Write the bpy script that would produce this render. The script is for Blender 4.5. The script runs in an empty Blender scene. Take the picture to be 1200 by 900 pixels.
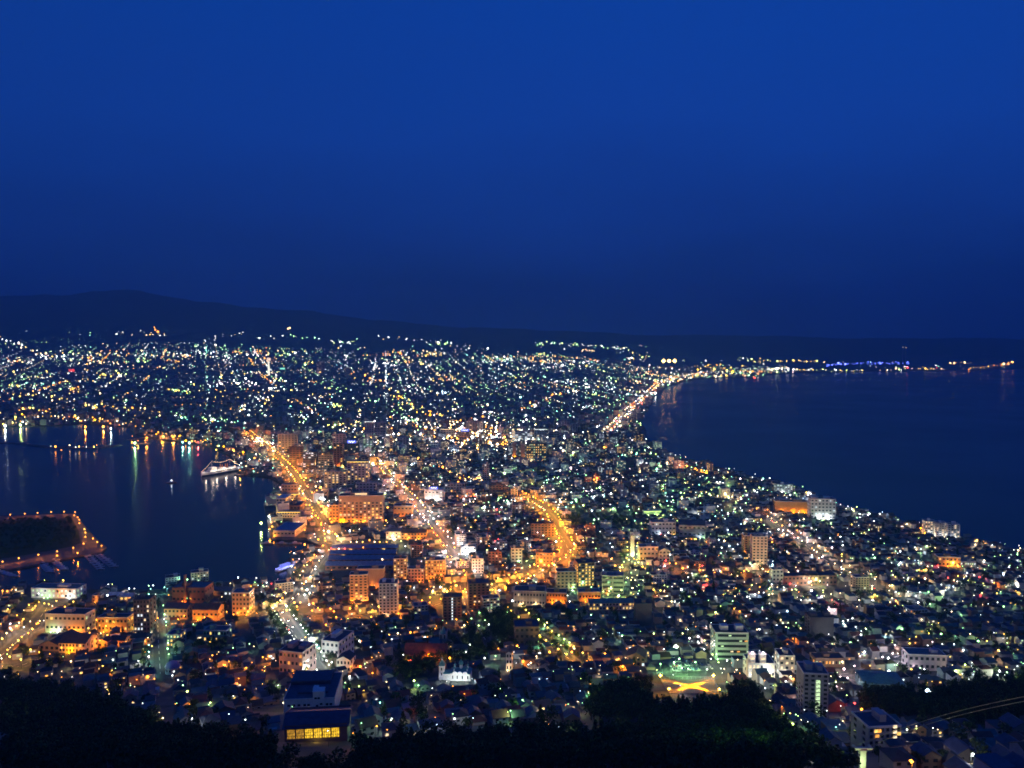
import bpy, bmesh, math, random
import numpy as np
from mathutils import Vector, Matrix

R = math.radians
rnd = random.Random(11)
sc = bpy.context.scene
COL = sc.collection

# ------------------------------------------------------------------ camera, sky, exposure
CAM_Z, FPX, CX, CY = 334.0, 933.0, 600.0, 450.0
PITCH = math.atan(48.0 / FPX)
cam = bpy.data.objects.new('camera', bpy.data.cameras.new('camera'))
COL.objects.link(cam)
cam.location = (0, 0, CAM_Z)
cam.rotation_euler = (math.pi / 2 - PITCH, 0, 0)
cam.data.sensor_width = 36.0
cam.data.lens = FPX / 1200.0 * 36.0
cam.data.clip_start = 1.0
cam.data.clip_end = 120000.0
sc.camera = cam

world = bpy.data.worlds.new('World')
sc.world = world
world.use_nodes = True
wn = world.node_tree
bg = wn.nodes['Background']
tc = wn.nodes.new('ShaderNodeTexCoord')
sep = wn.nodes.new('ShaderNodeSeparateXYZ')
wn.links.new(tc.outputs['Generated'], sep.inputs[0])
nz = wn.nodes.new('ShaderNodeTexNoise')
nz.inputs['Scale'].default_value = 3.0
nz.inputs['Detail'].default_value = 3.0
mpn = wn.nodes.new('ShaderNodeMapping')
mpn.inputs['Scale'].default_value = (1.0, 1.0, 3.5)
wn.links.new(tc.outputs['Generated'], mpn.inputs['Vector'])
wn.links.new(mpn.outputs[0], nz.inputs['Vector'])
m1 = wn.nodes.new('ShaderNodeMath'); m1.operation = 'MULTIPLY_ADD'
m1.inputs[1].default_value = 0.16; m1.inputs[2].default_value = -0.08
wn.links.new(nz.outputs['Fac'], m1.inputs[0])
m2 = wn.nodes.new('ShaderNodeMath'); m2.operation = 'ADD'
wn.links.new(sep.outputs['Z'], m2.inputs[0]); wn.links.new(m1.outputs[0], m2.inputs[1])
ramp = wn.nodes.new('ShaderNodeValToRGB')
cr = ramp.color_ramp
cr.elements[0].position = 0.0; cr.elements[0].color = (0.0016, 0.0165, 0.132, 1)
cr.elements[1].position = 1.0; cr.elements[1].color = (0.0030, 0.030, 0.220, 1)
for p, c in ((0.055, (0.0026, 0.027, 0.195)), (0.13, (0.0042, 0.038, 0.275)), (0.25, (0.0045, 0.052, 0.365)), (0.42, (0.0030, 0.054, 0.375))):
    e = cr.elements.new(p); e.color = (*c, 1)
wn.links.new(m2.outputs[0], ramp.inputs[0])
# the last of the dusk, a very faint share of a real sky with the sun just gone down
sky = wn.nodes.new('ShaderNodeTexSky')
sky.sky_type = 'NISHITA'; sky.sun_disc = False
sky.sun_elevation = R(1.0); sky.sun_rotation = R(245); sky.ozone_density = 6.0
smul = wn.nodes.new('ShaderNodeMix'); smul.data_type = 'RGBA'; smul.blend_type = 'MIX'
smul.inputs[0].default_value = 0.004
wn.links.new(ramp.outputs[0], smul.inputs[6]); wn.links.new(sky.outputs[0], smul.inputs[7])
# the sky is a little darker towards the open sea and the far left
azi = wn.nodes.new('ShaderNodeMapRange'); azi.inputs[1].default_value = -0.75; azi.inputs[2].default_value = 0.15
azi.inputs[3].default_value = 0.80; azi.inputs[4].default_value = 1.0
wn.links.new(sep.outputs['X'], azi.inputs[0])
vm = wn.nodes.new('ShaderNodeVectorMath'); vm.operation = 'SCALE'
wn.links.new(smul.outputs[2], vm.inputs[0]); wn.links.new(azi.outputs[0], vm.inputs['Scale'])
wn.links.new(vm.outputs[0], bg.inputs['Color'])
bg.inputs['Strength'].default_value = 1.0

sun = bpy.data.objects.new('sun', bpy.data.lights.new('sun', 'SUN'))
COL.objects.link(sun)
sun.data.energy = 0.012; sun.data.angle = R(12); sun.data.color = (1.0, 0.8, 0.62)
sun.rotation_euler = (R(80), 0, R(-65))

sc.view_settings.view_transform = 'Standard'
sc.view_settings.look = 'None'
sc.view_settings.exposure = 0.0
sc.view_settings.gamma = 1.0
sc.view_settings.use_curve_mapping = False
sc.render.engine = 'CYCLES'
cy = sc.cycles
cy.max_bounces = 4; cy.diffuse_bounces = 1; cy.glossy_bounces = 2; cy.transmission_bounces = 2; cy.volume_bounces = 0
cy.use_light_tree = True
cy.use_denoising = True
cy.denoiser = 'OPENIMAGEDENOISE'
cy.sample_clamp_indirect = 2.0
cy.caustics_reflective = False; cy.caustics_refractive = False
cy.filter_width = 1.7
cy.use_adaptive_sampling = True
cy.adaptive_threshold = 0.06

# ------------------------------------------------------------------ view geometry and terrain
cp, sp = math.cos(PITCH), math.sin(PITCH)


def ray(px, py):
    a, b = px - CX, CY - py
    d = Vector((a, FPX * cp + b * sp, -FPX * sp + b * cp))
    return d / d.y


def sstep(a, b, x):
    t = min(1.0, max(0.0, (x - a) / (b - a)))
    return t * t * (3 - 2 * t)


NEAR = [(0, 312), (60, 288), (120, 255), (200, 216), (250, 191), (300, 166), (350, 147), (400, 127), (450, 110), (500, 94), (550, 77), (600, 62),
        (650, 52), (700, 43), (750, 35), (800, 27), (850, 20), (900, 13), (960, 7), (1040, 2.5), (40000, 2.5)]
RIDGE = [(-2000, 352), (-400, 350), (-100, 349), (0, 345), (70, 344), (130, 342), (180, 343), (240, 352), (310, 359), (400, 371), (500, 379), (600, 386), (750, 391), (900, 394), (1050, 396), (1200, 397), (1600, 399), (3000, 400)]


def lerp_tab(tab, x):
    if x <= tab[0][0]:
        return tab[0][1]
    for (a, va), (b, vb) in zip(tab, tab[1:]):
        if x <= b:
            return va + (vb - va) * (x - a) / (b - a)
    return tab[-1][1]


def zt(X, Y):
    z = lerp_tab(NEAR, Y)
    if Y > 4000:
        px = 600 + X / Y * FPX
        y0 = 4000 + 5700 * sstep(640, 790, px)
        if Y > y0:
            s = (Y - y0) / (15000 - y0)
            top = CAM_Z + (402 - lerp_tab(RIDGE, px)) / FPX * 15000
            f = s ** 2.7 if s <= 1 else 1 - 0.4 * (s - 1)
            wob = 0.5 * math.sin(X / 900 + Y / 1300) + 0.3 * math.sin(X / 410 - Y / 700 + 1.3)
            rid = math.sin(X / 640 + 0.7) + 0.7 * math.sin(X / 290 + 2.1) + 0.45 * math.sin(X / 131) + 0.3 * math.sin(X / 67 + 1.0)
            z += top * f * (1 + 0.10 * wob * min(1, s * 2) * (1 - min(1, s) ** 3) + 0.028 * rid * min(1, s) ** 4)
    return z


def at(px, py, dz=0.0):
    """the point of the ground (raised by dz) that is seen at a pixel of the photograph"""
    d = ray(px, py)
    f = lambda Y: CAM_Z + d.z * Y - zt(d.x * Y, Y) - dz
    a = 150.0
    while a < 15500:
        b = a * 1.03
        if f(b) <= 0:
            for _ in range(22):
                m = 0.5 * (a + b)
                if f(m) <= 0: b = m
                else: a = m
            return Vector((d.x * b, b, zt(d.x * b, b)))
        a = b
    return Vector((d.x * 15400, 15400, zt(d.x * 15400, 15400)))


def at_sea(px, py, z=0.0):
    d = ray(px, py)
    Y = (z - CAM_Z) / d.z
    return Vector((d.x * Y, Y, z))


def to_px(p):
    y, z = p[1] * cp - (p[2] - CAM_Z) * sp, p[1] * sp + (p[2] - CAM_Z) * cp
    return CX + p[0] / y * FPX, CY - z / y * FPX


# ------------------------------------------------------------------ materials
MATS = {}


def mat(name, col, rough=0.8, var=0.25, scale=0.3, spec=0.3, metal=0.0):
    if name in MATS:
        return MATS[name]
    m = bpy.data.materials.new(name); m.use_nodes = True
    nt = m.node_tree; b = nt.nodes['Principled BSDF']
    b.inputs['Roughness'].default_value = rough
    b.inputs['Specular IOR Level'].default_value = spec
    b.inputs['Metallic'].default_value = metal
    t = nt.nodes.new('ShaderNodeTexCoord'); n = nt.nodes.new('ShaderNodeTexNoise')
    n.inputs['Scale'].default_value = scale; n.inputs['Detail'].default_value = 5.0; n.inputs['Roughness'].default_value = 0.65
    nt.links.new(t.outputs['Object'], n.inputs['Vector'])
    r = nt.nodes.new('ShaderNodeValToRGB')
    r.color_ramp.elements[0].position = 0.3; r.color_ramp.elements[1].position = 0.72
    r.color_ramp.elements[0].color = (*[c * (1 - var) for c in col], 1)
    r.color_ramp.elements[1].color = (*[min(1, c * (1 + var)) for c in col], 1)
    nt.links.new(n.outputs['Fac'], r.inputs[0]); nt.links.new(r.outputs[0], b.inputs['Base Color'])
    MATS[name] = m
    return m


def emit(name, col, strength, sample='NONE'):
    if name in MATS:
        return MATS[name]
    m = bpy.data.materials.new(name); m.use_nodes = True
    nt = m.node_tree; b = nt.nodes['Principled BSDF']
    b.inputs['Base Color'].default_value = (0.05, 0.05, 0.05, 1)
    b.inputs['Emission Color'].default_value = (*col, 1)
    b.inputs['Emission Strength'].default_value = strength
    m.cycles.emission_sampling = sample
    MATS[name] = m
    return m


def pane(name, col, strength):
    """a lit window: a room's light is uneven behind the glass, and there are bars"""
    if name in MATS:
        return MATS[name]
    m = emit(name, col, strength)
    nt = m.node_tree; b = nt.nodes['Principled BSDF']
    t = nt.nodes.new('ShaderNodeTexCoord'); n = nt.nodes.new('ShaderNodeTexNoise')
    n.inputs['Scale'].default_value = 0.9; n.inputs['Detail'].default_value = 3.0
    nt.links.new(t.outputs['Object'], n.inputs['Vector'])
    mr = nt.nodes.new('ShaderNodeMapRange'); mr.inputs[1].default_value = 0.3; mr.inputs[2].default_value = 0.7
    mr.inputs[3].default_value = strength * 0.2; mr.inputs[4].default_value = strength * 1.7
    nt.links.new(n.outputs['Fac'], mr.inputs[0]); nt.links.new(mr.outputs[0], b.inputs['Emission Strength'])
    return m


def attr_mat(name, emission=False, sample='NONE'):
    m = bpy.data.materials.new(name); m.use_nodes = True
    nt = m.node_tree; b = nt.nodes['Principled BSDF']
    a = nt.nodes.new('ShaderNodeAttribute'); a.attribute_name = 'Col'
    if emission:
        b.inputs['Base Color'].default_value = (0.05, 0.05, 0.05, 1)
        nt.links.new(a.outputs['Color'], b.inputs['Emission Color'])
        b.inputs['Emission Strength'].default_value = 1.0
        m.cycles.emission_sampling = sample
    else:
        nt.links.new(a.outputs['Color'], b.inputs['Base Color'])
        b.inputs['Roughness'].default_value = 0.8
        b.inputs['Specular IOR Level'].default_value = 0.25
    return m


LC = {  # colours of lamps
    'O': (1.0, 0.33, 0.03), 'Y': (1.0, 0.62, 0.09), 'M': (1.0, 0.68, 0.34), 'W': (0.92, 1.0, 0.98), 'G': (0.42, 1.0, 0.38),
    'V': (0.72, 1.0, 0.74), 'T': (0.30, 1.0, 0.75), 'R': (1.0, 0.06, 0.05), 'B': (0.10, 0.16, 1.0), 'P': (1.0, 0.74, 0.80), 'L': (0.72, 1.0, 0.25), 'C': (0.62, 0.82, 1.0),
    'A': (1.0, 0.42, 0.0)}
def LG(c): return {'O': (1.0, 0.27, 0.012), 'A': (1.0, 0.34, 0.0), 'Y': (1.0, 0.52, 0.05)}.get(c, LC[c])


LNAME = {'O': 'orange', 'Y': 'yellow', 'M': 'warm white', 'W': 'white', 'G': 'green', 'T': 'teal', 'V': 'greenish white', 'R': 'red', 'B': 'blue', 'P': 'pinkish white', 'L': 'lime green', 'C': 'cold white', 'A': 'amber'}


# ------------------------------------------------------------------ mesh building
class MB:
    def __init__(s):
        s.v, s.f, s.m, s.c = [], [], [], []

    def face(s, pts, mi=0, col=None):
        k = len(s.v); s.v.extend(pts); s.f.append(tuple(range(k, k + len(pts)))); s.m.append(mi); s.c.append(col)

    def box(s, x0, x1, y0, y1, z0, z1, mi=0, col=None, bottom=True, top=True, M=None):
        k = len(s.v)
        p = [(x0, y0, z0), (x1, y0, z0), (x1, y1, z0), (x0, y1, z0), (x0, y0, z1), (x1, y0, z1), (x1, y1, z1), (x0, y1, z1)]
        s.v.extend([tuple(M @ Vector(q)) for q in p] if M else p)
        fs = [(0, 1, 5, 4), (1, 2, 6, 5), (2, 3, 7, 6), (3, 0, 4, 7)]
        if top: fs.append((4, 5, 6, 7))
        if bottom: fs.append((3, 2, 1, 0))
        for f in fs:
            s.f.append(tuple(k + i for i in f)); s.m.append(mi); s.c.append(col)

    def gable(s, x0, x1, y0, y1, z0, h, mi=0, gmi=0, col=None, gcol=None, along='x', over=0.5, th=0.25):
        """a pitched roof with its two gable triangles; the ridge runs along x or y"""
        if along == 'x':
            ym = (y0 + y1) / 2
            a, b, c, d = (x0 - over, y0 - over, z0 - over * 0.4), (x1 + over, y0 - over, z0 - over * 0.4), (x1 + over, ym, z0 + h), (x0 - over, ym, z0 + h)
            e, f = (x1 + over, y1 + over, z0 - over * 0.4), (x0 - over, y1 + over, z0 - over * 0.4)
            tri = [((x0, y0, z0), (x0, ym, z0 + h * 0.97), (x0, y1, z0)), ((x1, y0, z0), (x1, y1, z0), (x1, ym, z0 + h * 0.97))]
        else:
            xm = (x0 + x1) / 2
            a, b, c, d = (x1 + over, y0 - over, z0 - over * 0.4), (x1 + over, y1 + over, z0 - over * 0.4), (xm, y1 + over, z0 + h), (xm, y0 - over, z0 + h)
            e, f = (x0 - over, y1 + over, z0 - over * 0.4), (x0 - over, y0 - over, z0 - over * 0.4)
            tri = [((x0, y0, z0), (x1, y0, z0), (xm, y0, z0 + h * 0.97)), ((x1, y1, z0), (x0, y1, z0), (xm, y1, z0 + h * 0.97))]
        up = lambda q: (q[0], q[1], q[2] + th)
        A, B, C_, D, E_, F_ = map(up, (a, b, c, d, e, f))
        s.face([A, B, C_, D], mi, col); s.face([D, C_, E_, F_], mi, col)
        s.face([a, A, D, d], mi, col); s.face([d, D, F_, f], mi, col)
        s.face([b, c, C_, B], mi, col); s.face([c, e, E_, C_], mi, col)
        s.face([a, b, B, A], mi, col); s.face([e, f, F_, E_], mi, col)
        s.face([d, c, b, a], mi, col); s.face([f, e, c, d], mi, col)
        for t in tri: s.face(list(t), gmi, gcol)

    def hip(s, x0, x1, y0, y1, z0, h, mi=0, col=None, over=0.5):
        x0, x1, y0, y1 = x0 - over, x1 + over, y0 - over, y1 + over
        w, d = x1 - x0, y1 - y0
        if w >= d: r0, r1 = ((x0 + d / 2, (y0 + y1) / 2, z0 + h), (x1 - d / 2, (y0 + y1) / 2, z0 + h))
        else: r0, r1 = (((x0 + x1) / 2, y0 + w / 2, z0 + h), ((x0 + x1) / 2, y1 - w / 2, z0 + h))
        a, b, c, d_ = (x0, y0, z0), (x1, y0, z0), (x1, y1, z0), (x0, y1, z0)
        if w >= d:
            s.face([a, b, r1, r0], mi, col); s.face([c, d_, r0, r1], mi, col); s.face([b, c, r1], mi, col); s.face([d_, a, r0], mi, col)
        else:
            s.face([b, c, r1, r0], mi, col); s.face([d_, a, r0, r1], mi, col); s.face([a, b, r0], mi, col); s.face([c, d_, r1], mi, col)
        s.face([d_, c, b, a], mi, col)

    def tube(s, p, q, r0, r1=None, n=8, mi=0, cap=True, col=None):
        p, q = Vector(p), Vector(q); r1 = r0 if r1 is None else r1
        d = (q - p).normalized(); u = d.orthogonal().normalized(); w = d.cross(u)
        k = len(s.v)
        for c, r in ((p, r0), (q, r1)):
            for i in range(n):
                a = 2 * math.pi * i / n
                s.v.append(tuple(c + (u * math.cos(a) + w * math.sin(a)) * r))
        for i in range(n):
            j = (i + 1) % n
            s.f.append((k + i, k + j, k + n + j, k + n + i)); s.m.append(mi); s.c.append(col)
        if cap:
            s.f.append(tuple(k + i for i in reversed(range(n)))); s.m.append(mi); s.c.append(col)
            s.f.append(tuple(k + n + i for i in range(n))); s.m.append(mi); s.c.append(col)

    def lathe(s, prof, c=(0, 0, 0), n=12, mi=0):
        k = len(s.v)
        for r, z in prof:
            for i in range(n):
                a = 2 * math.pi * i / n
                s.v.append((c[0] + r * math.cos(a), c[1] + r * math.sin(a), c[2] + z))
        for j in range(len(prof) - 1):
            for i in range(n):
                t = (i + 1) % n
                s.f.append((k + j * n + i, k + j * n + t, k + (j + 1) * n + t, k + (j + 1) * n + i)); s.m.append(mi); s.c.append(None)

    def octa(s, c, r, mi=0, col=None, squash=1.0):
        k = len(s.v); x, y, z = c
        s.v.extend([(x + r, y, z), (x, y + r, z), (x - r, y, z), (x, y - r, z), (x, y, z + r * squash), (x, y, z - r * squash)])
        for f in ((0, 1, 4), (1, 2, 4), (2, 3, 4), (3, 0, 4), (1, 0, 5), (2, 1, 5), (3, 2, 5), (0, 3, 5)):
            s.f.append(tuple(k + i for i in f)); s.m.append(mi); s.c.append(col)

    def mesh(s, name, mats, smooth=False):
        me = bpy.data.meshes.new(name)
        me.from_pydata(s.v, [], s.f)
        for m in (mats if isinstance(mats, (list, tuple)) else [mats]): me.materials.append(m)
        me.polygons.foreach_set('material_index', s.m)
        if smooth: me.polygons.foreach_set('use_smooth', [True] * len(s.f))
        if any(c is not None for c in s.c):
            a = me.color_attributes.new('Col', 'FLOAT_COLOR', 'CORNER')
            buf = []
            for f, c in zip(s.f, s.c):
                buf.extend((*(c or (0.2, 0.2, 0.2)), 1.0) * len(f))
            a.data.foreach_set('color', buf)
        me.update()
        return me

    def build(s, name, mats, parent=None, smooth=False):
        return link(name, s.mesh(name, mats, smooth), parent)


def link(name, me, parent=None, loc=None, rz=None):
    o = bpy.data.objects.new(name, me); COL.objects.link(o)
    if parent is not None: o.parent = parent
    if loc is not None: o.location = loc
    if rz is not None: o.rotation_euler.z = rz
    return o


def thing(name, label, cat, loc=(0, 0, 0), rz=0.0, group=None):
    o = bpy.data.objects.new(name, None); COL.objects.link(o)
    o.empty_display_size = 1.0
    o.location = loc; o.rotation_euler.z = rz
    o['label'] = label; o['category'] = cat
    if group: o['group'] = group
    return o


def structure(o, kind='structure'):
    o['kind'] = kind
    return o


def dup(root, loc, rz, label, group, scale=1.0):
    r = root.copy(); COL.objects.link(r)
    r.location = loc; r.rotation_euler.z = rz; r['label'] = label; r['group'] = group
    r.scale = (scale,) * 3
    for ch in list(root.children):
        c = ch.copy(); COL.objects.link(c); c.parent = r
        for g in list(ch.children):
            d = g.copy(); COL.objects.link(d); d.parent = c
    return r


def point(name, parent, loc, col, watt, radius=0.6):
    l = bpy.data.lights.new(name, 'POINT'); l.energy = watt; l.color = col; l.shadow_soft_size = radius
    o = bpy.data.objects.new(name, l); COL.objects.link(o); o.parent = parent; o.location = loc
    return o


_U = 'zeroth first second third fourth fifth sixth seventh eighth ninth tenth eleventh twelfth thirteenth fourteenth fifteenth sixteenth seventeenth eighteenth nineteenth'.split()
_T = {20: 'twenty', 30: 'thirty', 40: 'forty', 50: 'fifty', 60: 'sixty', 70: 'seventy', 80: 'eighty', 90: 'ninety'}


def ordinal(n):
    if n < 20: return _U[n]
    if n >= 100: return 'hundred-and-' + ordinal(n - 100) if n > 100 else 'hundredth'
    t, u = n // 10 * 10, n % 10
    return _T[t][:-1] + 'ieth' if u == 0 else _T[t] + '-' + _U[u]


LAND = []      # (point, short phrase) of every landmark, for telling repeats apart
KEEP = []      # (x, y, radius) that random houses stay out of


def relation(p):
    best = min(LAND, key=lambda q: (q[0].x - p[0]) ** 2 + (q[0].y - p[1]) ** 2)
    dx, dy = p[0] - best[0].x, p[1] - best[0].y
    if abs(dx) > abs(dy): d = 'to the left of' if dx < 0 else 'to the right of'
    else: d = 'in front of' if dy < 0 else 'behind'
    return best[1], d, dx * dx + dy * dy


class Labels:
    """labels for repeats: kind and look, then which one, counted out from the landmark beside it"""
    def __init__(s): s.rows = []

    def add(s, p, look): s.rows.append((p, look, *relation(p)))

    def get(s):
        out, by = [None] * len(s.rows), {}
        for i, (p, look, land, d, q) in enumerate(s.rows): by.setdefault((look, land, d), []).append((q, i))
        for (look, land, d), v in by.items():
            v.sort()
            for k, (q, i) in enumerate(v): out[i] = f'{ordinal(k + 1)} {look} {d} {land}' if len(v) > 1 else f'{look} {d} {land}'
        return out


# ------------------------------------------------------------------ land, sea, hills
COAST = [(-260, 690), (18, 692), (31, 687), (94, 687), (100, 693), (190, 693), (197, 681), (246, 681), (250, 685), (300, 681), (318, 683), (331, 690), (337, 673), (334, 661),
         (346, 648), (374, 640), (357, 633), (318, 633), (313, 612), (309, 592), (320, 576), (330, 567), (318, 561), (300, 558), (286, 557), (279, 553), (284, 545), (264, 532),
         (246, 524), (226, 519), (200, 517), (178, 514), (160, 509), (152, 501), (125, 498), (100, 497), (60, 499), (20, 500), (-60, 502), (-300, 505)]
COAST_R = [(1400, 431), (1300, 431.5), (1190, 433), (1100, 435), (1000, 436), (950, 437), (900, 439), (884, 446), (872, 442), (830, 444), (800, 448), (781, 454), (769, 463), (763, 473), (757, 481),
           (752, 491), (751, 501), (756, 512), (766, 522), (781, 530), (800, 538), (830, 546), (870, 556), (895, 563), (925, 569), (950, 579), (978, 591), (1000, 599), (1035, 604),
           (1060, 613), (1085, 617), (1126, 630), (1156, 638), (1200, 647), (1300, 668), (1420, 705)]
poly = [at_sea(*p) for p in COAST] + [Vector((-16000, 6000, 0)), Vector((-26000, 17000, 0)), Vector((26000, 17000, 0)), Vector((16000, 10600, 0))] + [at_sea(*p) for p in COAST_R]
poly += [Vector((900, 500, 0)), Vector((700, 60, 0)), Vector((-700, 60, 0)), Vector((-1200, 500, 0))]
POLY = np.array([(p.x, p.y) for p in poly])


def in_poly(x, y, P):
    x = np.asarray(x); y = np.asarray(y); inside = np.zeros(x.shape, bool)
    n = len(P)
    for i in range(n):
        x0, y0 = P[i]; x1, y1 = P[(i + 1) % n]
        c = ((y0 > y) != (y1 > y))
        if y1 != y0: inside ^= c & (x < (x1 - x0) * (y - y0) / (y1 - y0) + x0)
    return inside


bm = bmesh.new()
bm.faces.new([bm.verts.new((p.x, p.y, 0)) for p in poly])
bmesh.ops.triangulate(bm, faces=bm.faces[:], quad_method='BEAUTY', ngon_method='BEAUTY')
cuts = [y for y, _ in NEAR if 60 < y < 2000] + [1500, 2200, 3000, 4000, 4600, 5200, 5800] + [6400 + 400 * i for i in range(27)]
for y in cuts:
    bmesh.ops.bisect_plane(bm, geom=bm.verts[:] + bm.edges[:] + bm.faces[:], plane_co=(0, y, 0), plane_no=(0, 1, 0), dist=0.01)
far = [v for v in bm.verts if v.co.y > 3900]
for i in range(120):
    px = -200 + i * 13.5
    t = (px - 600) / FPX
    g = [f for f in bm.faces if f.calc_center_median().y > 4000]
    gv = list({v for f in g for v in f.verts}); ge = list({e for f in g for e in f.edges})
    bmesh.ops.bisect_plane(bm, geom=gv + ge + g, plane_co=(0, 0, 0), plane_no=Vector((1, -t, 0)).normalized(), dist=0.01)
bmesh.ops.recalc_face_normals(bm, faces=bm.faces[:])
if bm.faces[:][0].normal.z < 0: bmesh.ops.reverse_faces(bm, faces=bm.faces[:])
rim = [e for e in bm.edges if e.is_boundary]
ext = bmesh.ops.extrude_edge_only(bm, edges=rim)
low = {v for v in ext['geom'] if isinstance(v, bmesh.types.BMVert)}
for v in bm.verts:
    v.co.z = -6.0 if v in low else zt(v.co.x, v.co.y)
me = bpy.data.meshes.new('ground'); bm.to_mesh(me)
hb = bm.copy()
bmesh.ops.delete(bm, geom=[f for f in bm.faces if f.calc_center_median().y > 9600 and f.calc_center_median().z > 120], context='FACES')
bmesh.ops.delete(hb, geom=[f for f in hb.faces if not (f.calc_center_median().y > 9600 and f.calc_center_median().z > 120)], context='FACES')
me = bpy.data.meshes.new('ground'); bm.to_mesh(me)
hme = bpy.data.meshes.new('hills'); hb.to_mesh(hme)
hme.polygons.foreach_set('use_smooth', [True] * len(hme.polygons))
bm.free(); hb.free()

g = mat('ground_town', (0.085, 0.085, 0.085), 0.9, 0.45, 0.02)
nt = g.node_tree
# town blocks: paving, yards and gardens
vor = nt.nodes.new('ShaderNodeTexVoronoi'); vor.inputs['Scale'].default_value = 0.035
tcn = nt.nodes.new('ShaderNodeTexCoord')
nt.links.new(tcn.outputs['Object'], vor.inputs['Vector'])
sp_ = nt.nodes.new('ShaderNodeSeparateColor'); nt.links.new(vor.outputs['Color'], sp_.inputs[0])
r2 = nt.nodes.new('ShaderNodeValToRGB'); r2.color_ramp.interpolation = 'CONSTANT'
r2.color_ramp.elements[0].color = (0.05, 0.065, 0.035, 1); r2.color_ramp.elements[1].position = 0.35; r2.color_ramp.elements[1].color = (0.10, 0.098, 0.092, 1)
e = r2.color_ramp.elements.new(0.7); e.color = (0.16, 0.15, 0.135, 1)
nt.links.new(sp_.outputs[0], r2.inputs[0])
mx = nt.nodes.new('ShaderNodeMix'); mx.data_type = 'RGBA'; mx.inputs[0].default_value = 0.55
ramp0 = [n for n in nt.nodes if n.type == 'VALTORGB'][0]
nt.links.new(ramp0.outputs[0], mx.inputs[6]); nt.links.new(r2.outputs[0], mx.inputs[7])
nt.links.new(mx.outputs[2], nt.nodes['Principled BSDF'].inputs['Base Color'])
me.materials.append(g)
structure(link('ground', me))
hme.materials.append(mat('hill_woods', (0.05, 0.065, 0.045), 0.95, 0.4, 0.004))
structure(link('hills', hme))

# the air: far hills fade into the blue of the dusk
hm = bpy.data.materials.new('night_air'); hm.use_nodes = True
nt = hm.node_tree; nt.nodes.remove(nt.nodes['Principled BSDF'])
pv = nt.nodes.new('ShaderNodeVolumePrincipled'); pv.inputs['Color'].default_value = (0.16, 0.57, 1.0, 1); pv.inputs['Density'].default_value = 7.6e-5
nt.links.new(pv.outputs[0], nt.nodes['Material Output'].inputs['Volume'])
hb_ = MB(); hb_.box(-27500, 27500, -300, 18500, -8, 1500)
structure(hb_.build('haze', hm), 'stuff')

wm = bpy.data.materials.new('sea_water'); wm.use_nodes = True
nt = wm.node_tree; b = nt.nodes['Principled BSDF']
b.inputs['Base Color'].default_value = (0.001, 0.004, 0.012, 1); b.inputs['Roughness'].default_value = 0.16; b.inputs['IOR'].default_value = 1.22
t = nt.nodes.new('ShaderNodeTexCoord')
mp = nt.nodes.new('ShaderNodeMapping'); mp.inputs['Rotation'].default_value = (0, 0, 0.5); mp.inputs['Scale'].default_value = (0.05, 0.16, 0.1)
n1 = nt.nodes.new('ShaderNodeTexNoise'); n1.inputs['Scale'].default_value = 1.0; n1.inputs['Detail'].default_value = 6.0; n1.inputs['Roughness'].default_value = 0.6
nt.links.new(t.outputs['Object'], mp.inputs[0]); nt.links.new(mp.outputs[0], n1.inputs['Vector'])
bp = nt.nodes.new('ShaderNodeBump'); bp.inputs['Strength'].default_value = 0.22; bp.inputs['Distance'].default_value = 1.0
nt.links.new(n1.outputs['Fac'], bp.inputs['Height']); nt.links.new(bp.outputs[0], b.inputs['Normal'])
# broad calmer and rougher patches of wind
n2 = nt.nodes.new('ShaderNodeTexNoise'); n2.inputs['Scale'].default_value = 0.0016; n2.inputs['Detail'].default_value = 4.0
nt.links.new(t.outputs['Object'], n2.inputs['Vector'])
mr = nt.nodes.new('ShaderNodeMapRange'); mr.inputs[1].default_value = 0.35; mr.inputs[2].default_value = 0.65; mr.inputs[3].default_value = 0.12; mr.inputs[4].default_value = 0.22
nt.links.new(n2.outputs['Fac'], mr.inputs[0]); nt.links.new(mr.outputs[0], b.inputs['Roughness'])
sea = MB(); sea.face([(-60000, -2000, 0), (60000, -2000, 0), (60000, 70000, 0), (-60000, 70000, 0)])
structure(sea.build('sea', wm))


# ------------------------------------------------------------------ roads
asphalt = mat('asphalt', (0.075, 0.072, 0.07), 0.85, 0.25, 0.25)
pave = mat('pavement', (0.13, 0.125, 0.12), 0.85, 0.25, 0.4)
grassm = mat('grass_verge', (0.05, 0.10, 0.03), 0.9, 0.4, 0.3)
paint = mat('road_paint', (0.75, 0.75, 0.72), 0.7, 0.15, 0.5)


def densify(pts, step):
    out = []
    for a, b_ in zip(pts, pts[1:]):
        n = max(1, int((b_ - a).length / step))
        out += [a + (b_ - a) * (i / n) for i in range(n)]
    return out + [pts[-1]]


def smooth_line(pts):
    P = [Vector((p.x, p.y)) for p in pts]
    for _ in range(2):
        Q = [P[0]]
        for a, b_ in zip(P, P[1:]): Q += [a * 0.75 + b_ * 0.25, a * 0.25 + b_ * 0.75]
        P = Q + [P[-1]]
    return P


def strip(name, line, off0, off1, m, lift, dash=None):
    mb = MB(); rows = []
    for i, p in enumerate(line):
        d = (line[min(i + 1, len(line) - 1)] - line[max(i - 1, 0)]).normalized(); n = Vector((d.y, -d.x))
        a, b_ = p + n * off0, p + n * off1
        rows.append(((a.x, a.y, zt(a.x, a.y) + lift), (b_.x, b_.y, zt(b_.x, b_.y) + lift)))
    for i, (p, q) in enumerate(zip(rows, rows[1:])):
        if dash and i % 2: continue
        mb.face([p[0], p[1], q[1], q[0]])
    return mb.build(name, m)


LAMPS = []     # dict(p, col, r, L, watt, h, road, side, px)


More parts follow.
